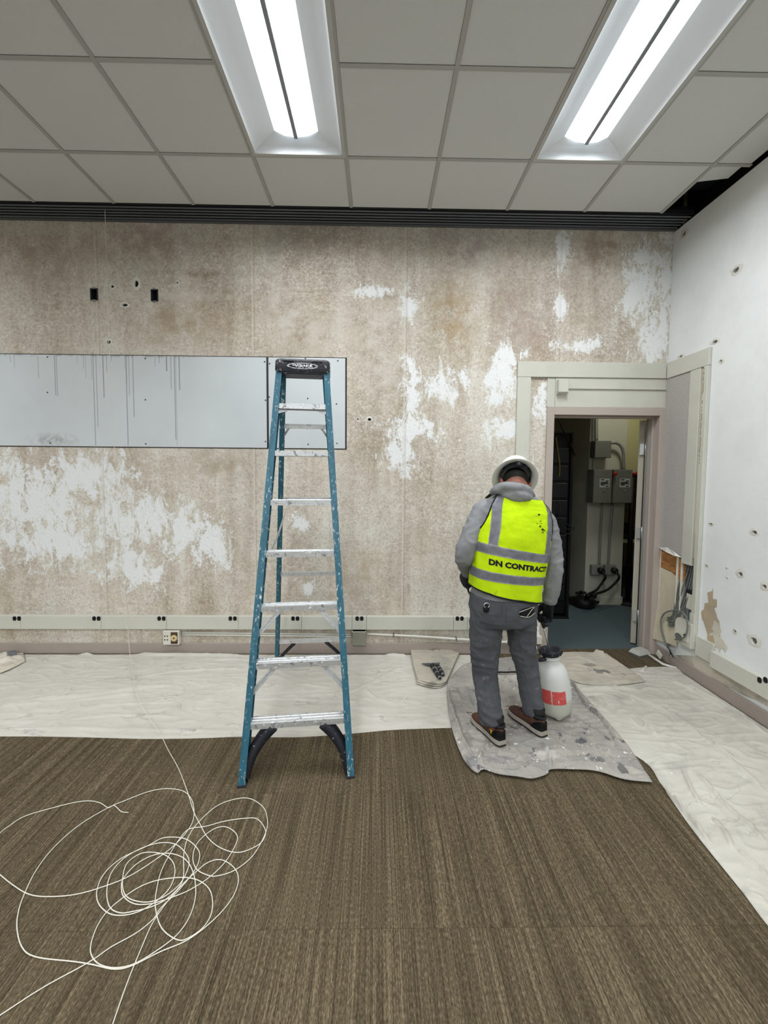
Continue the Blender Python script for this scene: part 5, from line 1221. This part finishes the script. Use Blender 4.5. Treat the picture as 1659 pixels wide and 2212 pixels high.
# hoodie
def folds(axis_pts, amp, freq, seed):
    def f(p):
        n1 = noise.noise(Vector((p.x*9, p.y*9, p.z*freq))+Vector((seed, 0, 0))); n2 = noise.noise(Vector((p.x*22, p.y*22, p.z*freq*1.6))+Vector((0, seed, 0)))
        return amp*((1-abs(n1)*2.2)**2*.9+.35*n2-.4)
    return f
bm = B(); torso_bm(bm, 0, .45, 7.4)
limb(bm, ARM_L, (.056, .064, .064, .060, .056, .041)); limb(bm, ARM_R, (.056, .064, .060, .056, .054, .045))
hoodie = obj('hoodie', remeshed(bm, .0085, 3, folds(None, .0062, 15, 3)), M_HOOD, person, True, True)
for A, r in ((ARM_L, .043), (ARM_R, .047)):
    d = (A[-1]-A[-2]).normalized(); bm = B(); tube(bm, [A[-1]-d*.035, A[-1]-d*.02, A[-1]+d*.005, A[-1]+d*.012], [r-.006, r-.001, r-.004, r-.010], 18); obj('cuff', bm, M_HOOD, hoodie, True, True)
bm = B(); limb(bm, [P(1064, 1064, 2.46), P(1074, 1057, 2.405), P(1095, 1053, 2.375), P(1118, 1053, 2.37), P(1140, 1060, 2.40), P(1150, 1072, 2.455)], (.020, .030, .033, .034, .030, .022), 14)
limb(bm, [P(1084, 1064, 2.40), P(1105, 1068, 2.37), P(1126, 1073, 2.372), P(1145, 1076, 2.41)], (.022, .036, .038, .024), 14); limb(bm, [P(1120, 1060, 2.375), P(1127, 1080, 2.365)], (.034, .024), 12)
def hoodfold(p):
    q = (p-HATO); return .006*math.sin((p.z*62+p.x*34)*1.0)*.6+.004*noise.noise(p*28)
obj('hood', remeshed(bm, .006, 3, hoodfold), M_HOOD, hoodie, True, True)
# trousers
bm = B(); torso_bm(bm, .007, -.0, .70, 40, 8)
hipc = P(1088, 1338, 2.435)
rings = [[torso(0, k*2*math.pi/40, .004) for k in range(40)]]
for i, (s, dz) in enumerate(((.985, -.03), (.96, -.06), (.86, -.09))): rings.append([hipc.lerp(p, s)*1.0+Vector((0, 0, 0)) if False else Vector(((p.x-RGv[0][0].x)*s+RGv[0][0].x, (p.y-RGv[0][0].y)*s+RGv[0][0].y, p.z+dz)) for p in rings[0]])
loft(bm, rings)
limb(bm, LEG_L, (.100, .098, .086, .077, .072, .068)); limb(bm, LEG_R, (.096, .088, .079, .073, .068, .063))
def jf(p):
    k = noise.noise(Vector((p.x*9+p.z*5, p.y*9, p.z*15))); k = (1-abs(k)*2.2)**2-.4; k2 = noise.noise(Vector((p.x*16, p.y*16, p.z*42))+Vector((3, 3, 3)))
    kn = math.exp(-((p.z-.50)/.14)**2)+1.1*math.exp(-((p.z-.14)/.09)**2)+.6*math.exp(-((p.z-.72)/.07)**2)
    return (.002+.0058*kn)*(k+.5*k2)
jb = remeshed(bm, .0085, 3, jf); jbvh = BVHTree.FromBMesh(jb)
trousers = obj('trousers', jb, M_JEAN, person, True, True)
def hit(bv, x, y, lift=0.0):
    d = ray(x, y).normalized(); loc, nrm, _, _ = bv.ray_cast(EYE, d); return (loc+nrm*lift, nrm) if loc else (P(x, y, 2.3), Vector((0, -1, 0)))
def on(bv, pts, lift=.002): return [hit(bv, x, y, lift)[0] for x, y in pts]
for pts in (((1031, 1308), (1040, 1323), (1060, 1328), (1082, 1325), (1084, 1306)), ((1118, 1318), (1124, 1333), (1138, 1336), (1152, 1330))):
    bm = B(); tube(bm, catmull(on(jbvh, pts, .001), 5), .0022, 6); obj('pocket_seam', bm, M_JEAN, trousers, True, True)
bm = B(); tube(bm, catmull(on(jbvh, ((1093, 1300), (1094, 1320), (1093, 1345))), 5), .002, 6); obj('seat_seam', bm, M_JEAN, trousers, True, True)
bm = B(); tube(bm, catmull(on(jbvh, ((1030, 1294), (1060, 1299), (1100, 1302), (1140, 1303))), 5), .003, 6); obj('waistband_seam', bm, M_JEAN, trousers, True, True)
q, n_ = hit(jbvh, 1051, 1308, .008); u_ = Vector((0, 0, 1))
bm = B(); tube(bm, [q-u_*.035, q-u_*.02, q+u_*.006], [.014, .018, .016], 10); kc = obj('pocket_clip', bm, M_PIPE, trousers, True, True)
bm = B(); tube(bm, [q+Vector((math.cos(a*.7)*.016, -.012, .006+math.sin(a*.7)*.014)) for a in range(10)], .0028, 6); obj('clip_ring', bm, M_STEEL, kc, True, True)
pl = on(jbvh, ((1120, 1321), (1128, 1315), (1140, 1312), (1152, 1308), (1153, 1322), (1148, 1331), (1132, 1332), (1122, 1328)), .004)
bm = B(); c_ = sum(pl, Vector())/len(pl); rs = [[c_.lerp(p, 1.0) for p in pl], [c_.lerp(p, .75)+Vector((0, -.008, 0)) for p in pl], [c_.lerp(p, .2)+Vector((0, -.010, 0)) for p in pl]]; loft(bm, rs); pk = obj('torn_pocket', bm, M_PIPE, trousers, True, True)
for pts in (((1119, 1321), (1132, 1316), (1150, 1309)), ((1122, 1329), (1140, 1331), (1153, 1322)), ((1136, 1330), (1146, 1316), (1152, 1310))):
    bm = B(); tube(bm, [p+Vector((0, -.010, 0)) for p in catmull(on(jbvh, pts, .004), 5)], .0017, 5); obj('frayed_thread', bm, M_STR, pk, True, True)
# hi-vis vest
VO = .017
def hem(th): return .78-.24*math.cos(th)
def gap(t):
    u = (t-5.2)/1.72
    return R(29)*math.sqrt(max(0, 1-u*u))**.9 if abs(u) < 1 else 0
vest = None
def panel(th0, th1, back, ttop):
    """back or front panel between the side lines th0 and th1, cut away at the armholes"""
    bm = B(); m, n = 70, 44; V = []
    for i in range(m+1):
        row = []
        for k in range(n+1):
            s = i/m; th = th0+(th1-th0)*k/n; t0 = hem(th); t = t0+(ttop(th)-t0)*s; g = gap(t); th = th0+g+(th1-th0-2*g)*k/n
            w = noise.noise(Vector((th*3.2, t*1.3, 4)))*.5+noise.noise(Vector((th*7, t*2.6, 8)))*.35
            low = max(0, 1-(t-1)/3.2)
            off = VO+.0065*w+.003*noise.noise(Vector((th*11, t*5, 2)))+.007*low*(.3+.8*noise.noise(Vector((th*4.5, t*.9, 1))))*(1 if t < 3.6 else .0)
            row.append(bm.verts.new(torso(t, th, off)))
        V.append(row)
    for i in range(m):
        for k in range(n): bm.faces.new((V[i][k], V[i][k+1], V[i+1][k+1], V[i+1][k]))
    return bm, V
PI = math.pi
btop = lambda th: 7.15-.25*math.sin(-th)*0-.35*abs(math.sin(th))**4
bmb, Vb = panel(PI, 2*PI, True, btop)
edges_b = ([v.co.copy() for v in Vb[0]], [r[0].co.copy() for r in Vb], [r[-1].co.copy() for r in Vb])
bmf, Vf = panel(0, PI, False, lambda th: 7.15-2.6*max(0, math.sin(th))**6)
edges_f = ([v.co.copy() for v in Vf[0]], [r[0].co.copy() for r in Vf], [r[-1].co.copy() for r in Vf])
me_ = bpy.data.meshes.new('t'); bmf.to_mesh(me_); bmb.from_mesh(me_); bpy.data.meshes.remove(me_); bmf.free()
bmesh.ops.remove_doubles(bmb, verts=bmb.verts, dist=.0004)
vbvh = BVHTree.FromBMesh(bmb)
vest = obj('vest', bmb, M_HIVIS, person, True, True)
for E_ in (edges_b, edges_f):
    for k, pl in enumerate(E_):
        bm = B(); tube(bm, pl[::2] if k == 0 else [p for i, p in enumerate(pl) if 26 <= i <= 67], .0050, 6); obj('binding', bm, M_PIPE, vest, True, True)
def vpt(t, th, lift):
    """point on the vest's own surface, lifted"""
    p = torso(t, th, VO); q = torso(t, th, VO+.06); d = (p-q).normalized()
    loc, nrm, _, _ = vbvh.ray_cast(q+(q-p)*.2, d)
    return (loc-d*lift) if loc and (loc-p).length < .05 else p-d*lift
def band(name, f, nu, nv, mat, par, lift=.0022):
    bm = B(); V = [[bm.verts.new(vpt(*f(i/nu, j/nv), lift)) for i in range(nu+1)] for j in range(nv+1)]
    for j in range(nv):
        for i in range(nu): bm.faces.new((V[j][i], V[j][i+1], V[j+1][i+1], V[j+1][i]))
    bmesh.ops.solidify(bm, geom=bm.faces[:], thickness=-.0012); return obj(name, bm, mat, par, True, True)
for t0, t1 in ((2.60, 3.02), (1.50, 1.90)):
    band('reflective_band', lambda u, v: (t0+(t1-t0)*v, PI+PI*u), 60, 6, M_TAPE, vest); band('reflective_band', lambda u, v: (t0+(t1-t0)*v, PI*u), 40, 6, M_TAPE, vest)
for s in (-1, 1):
    band('reflective_strap', lambda u, v: (3.0+3.75*v, 1.5*PI+s*(R(43+18*v**2)+(u-.5)*R(18+8*v))), 8, 40, M_TAPE, vest); band('reflective_strap', lambda u, v: (3.0+3.7*v, .5*PI+s*(R(43+18*v**2)+(u-.5)*R(18+8*v))), 8, 40, M_TAPE, vest)
# lettering across the back
tm = text_mesh('DN CONTRACTI', 1.0, .055, 2); xs = [v.co.x for v in tm.verts]; x0_, x1_ = min(xs), max(xs)
bmesh.ops.triangulate(tm, faces=tm.faces[:])
thA, thB = R(221), R(318)
# angle as a function of arc length along the ring
tt_ = 2.3; arc = [0]; NN = 160
pr = [torso(tt_, thA+(thB-thA)*i/NN, VO) for i in range(NN+1)]
for a, b in zip(pr, pr[1:]): arc.append(arc[-1]+(b-a).length)
def th_of(s):
    k = min(range(NN+1), key=lambda i: abs(arc[i]-s)); return thA+(thB-thA)*k/NN if k in (0, NN) else thA+(thB-thA)*(k+(s-arc[k])/max(arc[min(k+1, NN)]-arc[k], 1e-6)*0)/NN
sc_ = arc[-1]/(x1_-x0_)
import bisect
def th_arc(s):
    k = max(1, min(NN, bisect.bisect_left(arc, s))); u = (s-arc[k-1])/(arc[k]-arc[k-1]); return thA+(thB-thA)*(k-1+u)/NN
for v in tm.verts:
    s = (v.co.x-x0_)*sc_; v.co = vpt(2.19+v.co.y/.73*.235, th_arc(s), .0018)
bmesh.ops.recalc_face_normals(tm, faces=tm.faces)
obj('lettering', tm, M_PIPE, vest, False, True)
# dark scuffs on the right of the vest
rnd = random.Random(5)
for x, y, w in ((1164, 1112, 3.5), (1167, 1126, 2), (1169, 1131, 1.5), (1166, 1137, 3.5), (1171, 1144, 4), (1175, 1146, 3), (1172, 1150, 2.5), (1160, 1131, 1.5)):
    q, n_ = hit(vbvh, x, y, .002); bm = B(); X_, Y_, D_ = frame_of(n_); k = w*2.4/887
    rg = [q+X_*math.cos(i*.785)*k*rnd.uniform(.5, 1.3)+Y_*math.sin(i*.785)*k*rnd.uniform(.25, .7) for i in range(8)]; prism(bm, rg, n_*.001); obj('scuff', bm, M_PIPE, vest, False, True)
# hard hat with full brim
HT = Matrix((h_r, h_f, h_u)).transposed().to_4x4(); HT.translation = HATO
def hatring(rx, ry, z, n=48, ridge=0): 
    out = []
    for k in range(n):
        a = k*2*PI/n; g = 1+ridge*max(0, math.cos(2*a))**8*.0
        out.append(HT @ Vector((rx*math.cos(a), ry*math.sin(a), z+(.010*abs(math.sin(a))**3 if False else 0))))
    return out
prof = [(.103, .124, .012), (.118, .140, .006), (.136, .160, -.004), (.139, .163, -.009), (.137, .161, -.011), (.117, .139, .001), (.101, .122, .006), (.098, .118, .02), (.095, .115, .05), (.083, .103, .088), (.06, .076, .113), (.03, .04, .124), (.004, .005, .127)]
outer = [(.106, .127, .02), (.103, .123, .05), (.091, .111, .092), (.066, .083, .119), (.033, .045, .131), (.004, .005, .134)]
rings = [hatring(*q) for q in reversed(outer)]+[hatring(*q) for q in prof]
bm = B(); loft(bm, rings, True)
hat = obj('hard_hat', bm, M_HAT, person, True, True)
for sx in (-.032, 0, .032):                                # crown ridges
    pts = [HT @ Vector((sx, y, z+.001)) for y, z in ((-.118, .045), (-.104, .085), (-.075, .117), (-.03, .133), (.03, .134), (.075, .119), (.104, .088))]
    bm = B(); tube(bm, catmull(pts, 4), [.004]*(6*4+1), 8); obj('ridge', bm, M_HAT, hat, True, True)
bm = B(); rg = []
for z, g in ((-.034, .0), (-.008, .003), (.022, -.002)): rg.append([HT @ Vector(((.090+g)*math.cos(a), (.110+g)*math.sin(a)-.004, z)) for a in [R(160+k*6.2) for k in range(36)]])
loft(bm, rg, False, False); bmesh.ops.solidify(bm, geom=bm.faces[:], thickness=.003)
susp = obj('suspension_band', bm, Mat('suspension_grey', '3a3b3f', .5), hat, True, True)
c = HT @ Vector((0, -.116, -.010)); bm = B(); disc_prism(bm, c, -h_f, .019, .012, 20); kn = obj('ratchet_knob', bm, M_DARK, susp, True, True)
bm = B(); disc_prism(bm, c-h_f*.012, -h_f, .009, .003, 14); obj('knob_cap', bm, Mat('knob_grey', '6a6c70', .4), kn, True, True)
for a in (215, 245, 295, 325):
    a = R(a); p0 = HT @ Vector((.092*math.cos(a), .113*math.sin(a), .0)); p1 = HT @ Vector((.090*math.cos(a), .110*math.sin(a), .04)); bm = B(); beam(bm, p0, p1, .022, .003, h_f); obj('strap', bm, M_PIPE, susp, False, True)
# gloves: palm, four curled fingers, thumb
def glove(label, w, X, Yd, Zd, curl, side, s=1.18):
    """w wrist point, X index to little finger, Yd along the fingers, Zd back of the hand"""
    bm = B(); X, Yd, Zd = Vector(X).normalized(), Vector(Yd).normalized(), Vector(Zd).normalized()
    rows_ = []
    for y, hw, hz in ((-.035, .031, .026), (.0, .033, .022), (.03, .041, .019), (.06, .044, .018), (.088, .042, .015)):
        c = w+Yd*(y+.01)*s; rows_.append([c+X*hw*s*math.cos(k*PI/8)+Zd*hz*s*math.sin(k*PI/8) for k in range(16)])
    loft(bm, rows_)
    for i, (dx, ln, dy) in enumerate(((-.032, .92, .0), (-.011, 1.0, .004), (.011, .95, .002), (.031, .76, -.006))):
        p = w+Yd*(.09+dy)*s+X*dx*s; pts = [p-Yd*.02, p]; a = 0
        for L, da in zip((.040*ln, .026*ln, .021*ln), curl):
            a += R(da); d = Yd*math.cos(a)-Zd*math.sin(a); p = p+d*L*s; pts.append(p)
        tube(bm, pts, [r*s for r in (.0125, .0125, .0115, .0105, .0085)], 10)
    b0 = w+(Yd*.030-X*.034)*s; pts = [b0, b0+(Yd*.022-X*.016-Zd*.014)*s, b0+(Yd*.046-X*.010-Zd*.034)*s, b0+(X*.010+Yd*.062-Zd*.046)*s]
    tube(bm, pts, [r*s for r in (.016, .015, .013, .010)], 10)
    return obj('glove', remeshed(bm, .0035, 2), M_GLOVE, person, True, True)
dR = (ARM_R[-1]-ARM_R[-2]).normalized(); wR = ARM_R[-1]+dR*.008
bR = Vector((.95, -.05, 0)); fR = Vector((-.1, .98, 0))
YR = (dR+Vector((-.04, 0, -.6))).normalized(); XR = -(fR-YR*fR.dot(YR)).normalized(); ZR = (bR-YR*bR.dot(YR)-XR*bR.dot(XR)).normalized()
XR = -XR*-1
glove('right', wR, XR, YR, ZR, (62, 88, 60), 1)
GRIP_R = wR+YR*.127-ZR*.031
dL = (ARM_L[-1]-ARM_L[-2]).normalized(); wL = ARM_L[-1]+dL*.008
YL = (dL+Vector((-.35, -.1, -.1))).normalized(); zl_ = Vector((-.75, -.55, .25)); ZL = (zl_-YL*zl_.dot(YL)).normalized(); XL_ = YL.cross(ZL).normalized()
if XL_.z > 0: XL_ = -XL_
glove('left', wL, XL_, YL, ZL, (55, 85, 60), -1)
GRIP_L = wL+YL*.125-ZL*.031
# shoes
M_LEATH = fabric('brown_leather', '5d4136', '4a332b', .55, 14, ('8a7566', 18, .62, .72, .5)); M_SOLE = Mat('grey_sole', 'a39c92', .7); M_TREAD = Mat('dark_tread', '2c2a29', .8); M_SHBLK = Mat('black_suede', '1d1c1e', .8)
def shoe(heel, yaw, mark, tilt=0):
    s = bpy.data.objects.new('shoe', None); link(s, person); s.matrix_parent_inverse = world_of(person).inverted(); s.location = heel; s.rotation_euler = (tilt, 0, yaw)
    def outline(y, g=0): # half width, centre shift
        pts = [(0, .020), (.015, .031), (.05, .036), (.10, .036), (.15, .040), (.20, .048), (.24, .046), (.27, .036), (.286, .018)]
        for (a, wa), (b, wb) in zip(pts, pts[1:]):
            if a <= y <= b: return wa+(wb-wa)*(y-a)/(b-a)+g
        return .015+g
    ys = [0, .006, .02, .05, .08, .11, .14, .17, .20, .225, .25, .27, .281, .286]
    for n, z0, z1, g, mt in (('tread', 0, .011, .002, M_TREAD), ('sole', .011, .034, .004, M_SOLE)):
        bm = B(); pr_ = [(outline(y, g), y) for y in ys]+[(-outline(y, g), y) for y in reversed(ys)]
        pr_ = [(x, (y-.143)*1.035+.143) for x, y in pr_]; k = .004
        loft(bm, [[Vector((x, y, z0)) for x, y in pr_], [Vector((x, y, z1)) for x, y in pr_]]); obj(n, bm, mt, s)
    def top(y):
        pts = [(0, .098), (.03, .104), (.06, .108), (.085, .112), (.115, .108), (.15, .090), (.19, .072), (.23, .062), (.265, .052), (.286, .038)]
        for (a, wa), (b, wb) in zip(pts, pts[1:]):
            if a <= y <= b: return wa+(wb-wa)*(y-a)/(b-a)
        return .04
    bm = B(); rg = []
    for y in ys:
        hw, zt_ = outline(y, -.001), top(y); ring = []
        for k in range(18):
            a = k*2*PI/18; x = hw*math.copysign(abs(math.cos(a))**.8, math.cos(a)); z = math.sin(a)
            z = .030+(zt_-.030)*max(0, z)**.85 if z > 0 else .030
            ring.append(Vector((x*(1-.28*max(0, math.sin(a))**2*(1 if y < .16 else .5)), y, z)))
        rg.append(ring)
    loft(bm, rg); bmesh.ops.remove_doubles(bm, verts=bm.verts, dist=.0003); up = obj('upper', bm, M_LEATH, s, True)
    bm = B(); rg = []
    for y in (-.0015, .008, .03, .055, .075):
        hw, zt_ = outline(max(0, y), .0016), (.086, .086, .080, .064, .045)[(-.0015, .008, .03, .055, .075).index(y)]; rg.append([Vector((hw*sx*(1-.22*max(0, (z-.034)/.07)), y, z)) for sx, z in ((-1, .034), (-1, (.034+zt_)/2), (-1, zt_))])
        rg[-1] = rg[-1]+[Vector((-v.x, v.y, v.z)) for v in reversed(rg[-1])]
    loft(bm, rg, False, False); bm.faces.new([bm.verts[i] for i in range(6)]) if bm.verts.ensure_lookup_table() is None else None
    bmesh.ops.solidify(bm, geom=bm.faces[:], thickness=.0015); obj('heel_counter', bm, M_SHBLK, s, True)
    bm = B(); tube(bm, [Vector((math.cos(a)*.034, .055+math.sin(a)*.052, .112+.004*math.sin(a))) for a in [k*2*PI/20 for k in range(21)]], .008, 8); obj('collar', bm, M_SHBLK, s, True)
    bm = B(); tube(bm, [Vector((0, .055, .09)), Vector((0, .052, .15))], [.036, .040], 14); obj('sock', bm, M_SHBLK, s, True)
    for k in range(4):
        y = .118+k*.022; z = top(y)+.003; bm = B(); tube(bm, catmull([(-.026, y+.004, z-.014), (-.01, y, z), (.01, y+.006, z), (.026, y+.002, z-.014)], 4), .0028, 6); obj('lace', bm, M_PIPE, s, True)
    bm = B(); tube(bm, catmull([(0, .115, .114), (.022, .11, .125), (.030, .128, .112), (.0, .12, .114), (-.022, .112, .126), (-.03, .13, .112)], 5), .0026, 6); obj('bow', bm, M_PIPE, s, True)
    if mark:
        bm = B(); x = -.0375
        box(bm, (x-.0015, .045, .066), (x+.002, .072, .071)); box(bm, (x-.0015, .055, .048), (x+.002, .061, .068)); obj('yellow_mark', bm, Mat('mark_yellow', 'd9b92c', .5), s)
    return s
shoe((.728, 2.268, .031), R(20), True); shoe((1.005, 2.352, .031), R(24), False)

# ------------------------------------------------------------------ pump sprayer
spr = thing('pump_sprayer', 'translucent white pump sprayer with black collar beside the worker', 'sprayer', (1.178, 2.60, .035))
tb_ = Vector((1.180, 2.60, .030)); tc_ = P(1189, 1408, 2.60); ax = (tc_-tb_).normalized(); TH = (tc_-tb_).length
tx, ty, _ = frame_of(ax, (0, 1, 0)); TM = Matrix((tx, ty if ty.y > 0 else -ty, ax)).transposed().to_4x4()
if TM.to_3x3().determinant() < 0: TM = Matrix((-tx, ty if ty.y > 0 else -ty, ax)).transposed().to_4x4()
TM.translation = tb_
M_TANK = Mat('milky_plastic', None, .38, 0, .4); zz = M_TANK.xyz(M_TANK.pos)[2]
M_TANK.col(M_TANK.mix(M_TANK.mr(zz, .15, .17), 'bfc0b4', 'd0d1cd')); M_TANK.b.inputs['Subsurface Weight'].default_value = .35; M_TANK.b.inputs['Subsurface Radius'].default_value = (.02, .02, .02); M_TANK.bump(M_TANK.noise(M_TANK.pos, 220, 2), .15, .002)
bm = B(); n = 40; rg = []
for r, z in ((.055, .012), (.082, .010), (.096, .020), (.104, .05), (.108, .10), (.108, .16), (.104, .22), (.098, .27), (.090, .305), (.074, .335), (.058, .352), (.054, .365), (.054, .395), (.058, .40), (.058, .41)):
    z = z*TH/.425; ring = []
    for k in range(n):
        a = k*2*PI/n; foot = max(0, math.cos(4*a+.6))**2; zf = z-.020*foot*max(0, 1-z/.045)+.010*(1-foot)*max(0, 1-z/.03)
        ring.append(TM @ Vector((r*math.cos(a), r*math.sin(a), zf)))
    rg.append(ring)
loft(bm, rg); tank = obj('tank', bm, M_TANK, spr, True, True)
bm = B(); tube(bm, [TM @ Vector((0, 0, z)) for z in (TH*.90, TH*.925, TH*.93)], [.056, .060, .056], 24); obj('neck_ring', bm, M_TANK, tank, True, True)
# funnel collar: a thick black ring round the pump
bm = B(); prof = [(.030, TH*.955), (.056, TH*.955), (.066, TH*.975), (.071, TH*1.0), (.070, TH*1.035), (.062, TH*1.045), (.054, TH*1.035), (.046, TH*1.0), (.030, TH*.985)]
rg = [[TM @ Vector((r*math.cos(k*2*PI/28), r*math.sin(k*2*PI/28), z)) for k in range(28)] for r, z in prof]; loft(bm, rg+[rg[0]], False); col_ = obj('collar', bm, M_BLK, spr, 'auto', True)
for k in range(14):
    a = k*2*PI/14; bm = B(); beam(bm, TM @ Vector((.0705*math.cos(a), .0705*math.sin(a), TH*.985)), TM @ Vector((.0715*math.cos(a), .0715*math.sin(a), TH*1.03)), .006, .006, TM.to_3x3() @ Vector((math.cos(a), math.sin(a), 0))); obj('rib', bm, M_BLK, col_, False, True)
bm = B(); tube(bm, [TM @ Vector((0, 0, TH*.94)), TM @ Vector((0, 0, TH*1.01))], .029, 18); obj('pump_cap', bm, M_BLK, spr, True, True)
bm = B(); tube(bm, [TM @ Vector((0, 0, TH*.96)), GRIP_R-YR*-.012], .0055, 10); obj('pump_rod', bm, M_STEEL, spr, True, True)
bm = B(); tube(bm, [GRIP_R-XR*.062, GRIP_R-XR*.05, GRIP_R+XR*.05, GRIP_R+XR*.062], [.011, .0145, .0145, .011], 12); tube(bm, [GRIP_R, GRIP_R+(TM @ Vector((0, 0, TH))-GRIP_R).normalized()*.055], [.014, .010], 10); obj('pump_handle', bm, M_BLK, spr, True, True)
# hose out to the wand
h0 = TM @ Vector((-.060, -.03, TH*.93))
hose = catmull([h0, h0+Vector((-.045, -.01, -.012)), h0+Vector((-.07, .03, -.12)), FL(1150, 1462, .05), FL(1118, 1452, .045), FL(1085, 1452, .045), FL(1060, 1446, .05), P(1048, 1400, 2.85), P(1042, 1340, 2.78), P(1032, 1290, 2.70), GRIP_L+Vector((.02, .01, -.08)), GRIP_L], 8)
bm = B(); tube(bm, hose, .0065, 8); obj('hose', bm, M_CABLE2, spr, True, True)
bm = B(); tube(bm, [h0+Vector((.03, .015, .002)), h0, h0+Vector((-.03, -.006, -.006))], [.016, .015, .011], 10); obj('outlet', bm, M_BLK, spr, True, True)
ud = (GRIP_L-hose[-6]).normalized()
bm = B(); tube(bm, [GRIP_L-ud*.05, GRIP_L-ud*.03, GRIP_L+ud*.05, GRIP_L+ud*.06], [.011, .014, .014, .010], 10); wd_ = obj('wand_grip', bm, M_BLK, spr, True, True)
bm = B(); w1 = GRIP_L+ud*.055; tube(bm, [w1, w1+Vector((.02, .05, .015)), w1+Vector((.16, .36, -.02)), w1+Vector((.18, .40, -.05))], .0045, 8); obj('wand', bm, M_BLK, wd_, True, True)
bm = B(); tube(bm, [w1, w1+Vector((-.004, .012, .016))], .013, 10); obj('wand_nut', bm, Mat('nut_yellow', 'c9d21e', .5), wd_, True, True)
# faded red print on the tank
def redmat():
    m = Mat('faded_red_print', None, .6); v = m.map(m.pos, (90, 90, 55)); f = m.mr(m.noise(v, 1, 4, .7), .60, .66); f2 = m.mr(m.noise(m.map(m.pos, (20, 20, 160)), 1, 3), .66, .7)
    m.col(m.mix(m.math('MAXIMUM', f, f2), 'c9504c', 'd9d5cf')); return m
M_REDP = redmat()
def tank_r(z):
    pts = [(.10, .108), (.16, .108), (.22, .104), (.27, .098)]
    for (a, ra), (b, rb) in zip(pts, pts[1:]):
        if a <= z <= b: return ra+(rb-ra)*(z-a)/(b-a)
    return .108
def tank_ang(x):
    best = min(range(180, 361), key=lambda d: abs(_px(TM @ Vector((tank_r(.17)*math.cos(R(d)), tank_r(.17)*math.sin(R(d)), .17*TH/.425)))-x)); return R(best)
def _px(p):
    v = p-EYE; return CX+F_PX*v.dot(_r2)/v.dot(_f)
for x0, x1, za, zb in ((1171, 1191, .118, .210), (1193, 1207, .118, .205), (1207.5, 1222, .116, .202)):
    a0, a1 = tank_ang(x0), tank_ang(x1); bm = B(); V = []
    for j in range(5):
        z = za+(zb-za)*j/4; V.append([bm.verts.new(TM @ Vector(((tank_r(z)+.0012)*math.cos(a0+(a1-a0)*i/6), (tank_r(z)+.0012)*math.sin(a0+(a1-a0)*i/6), z*TH/.425))) for i in range(7)])
    for j in range(4):
        for i in range(6): bm.faces.new((V[j][i], V[j][i+1], V[j+1][i+1], V[j+1][i]))
    obj('red_print', bm, M_REDP, tank, False, True)
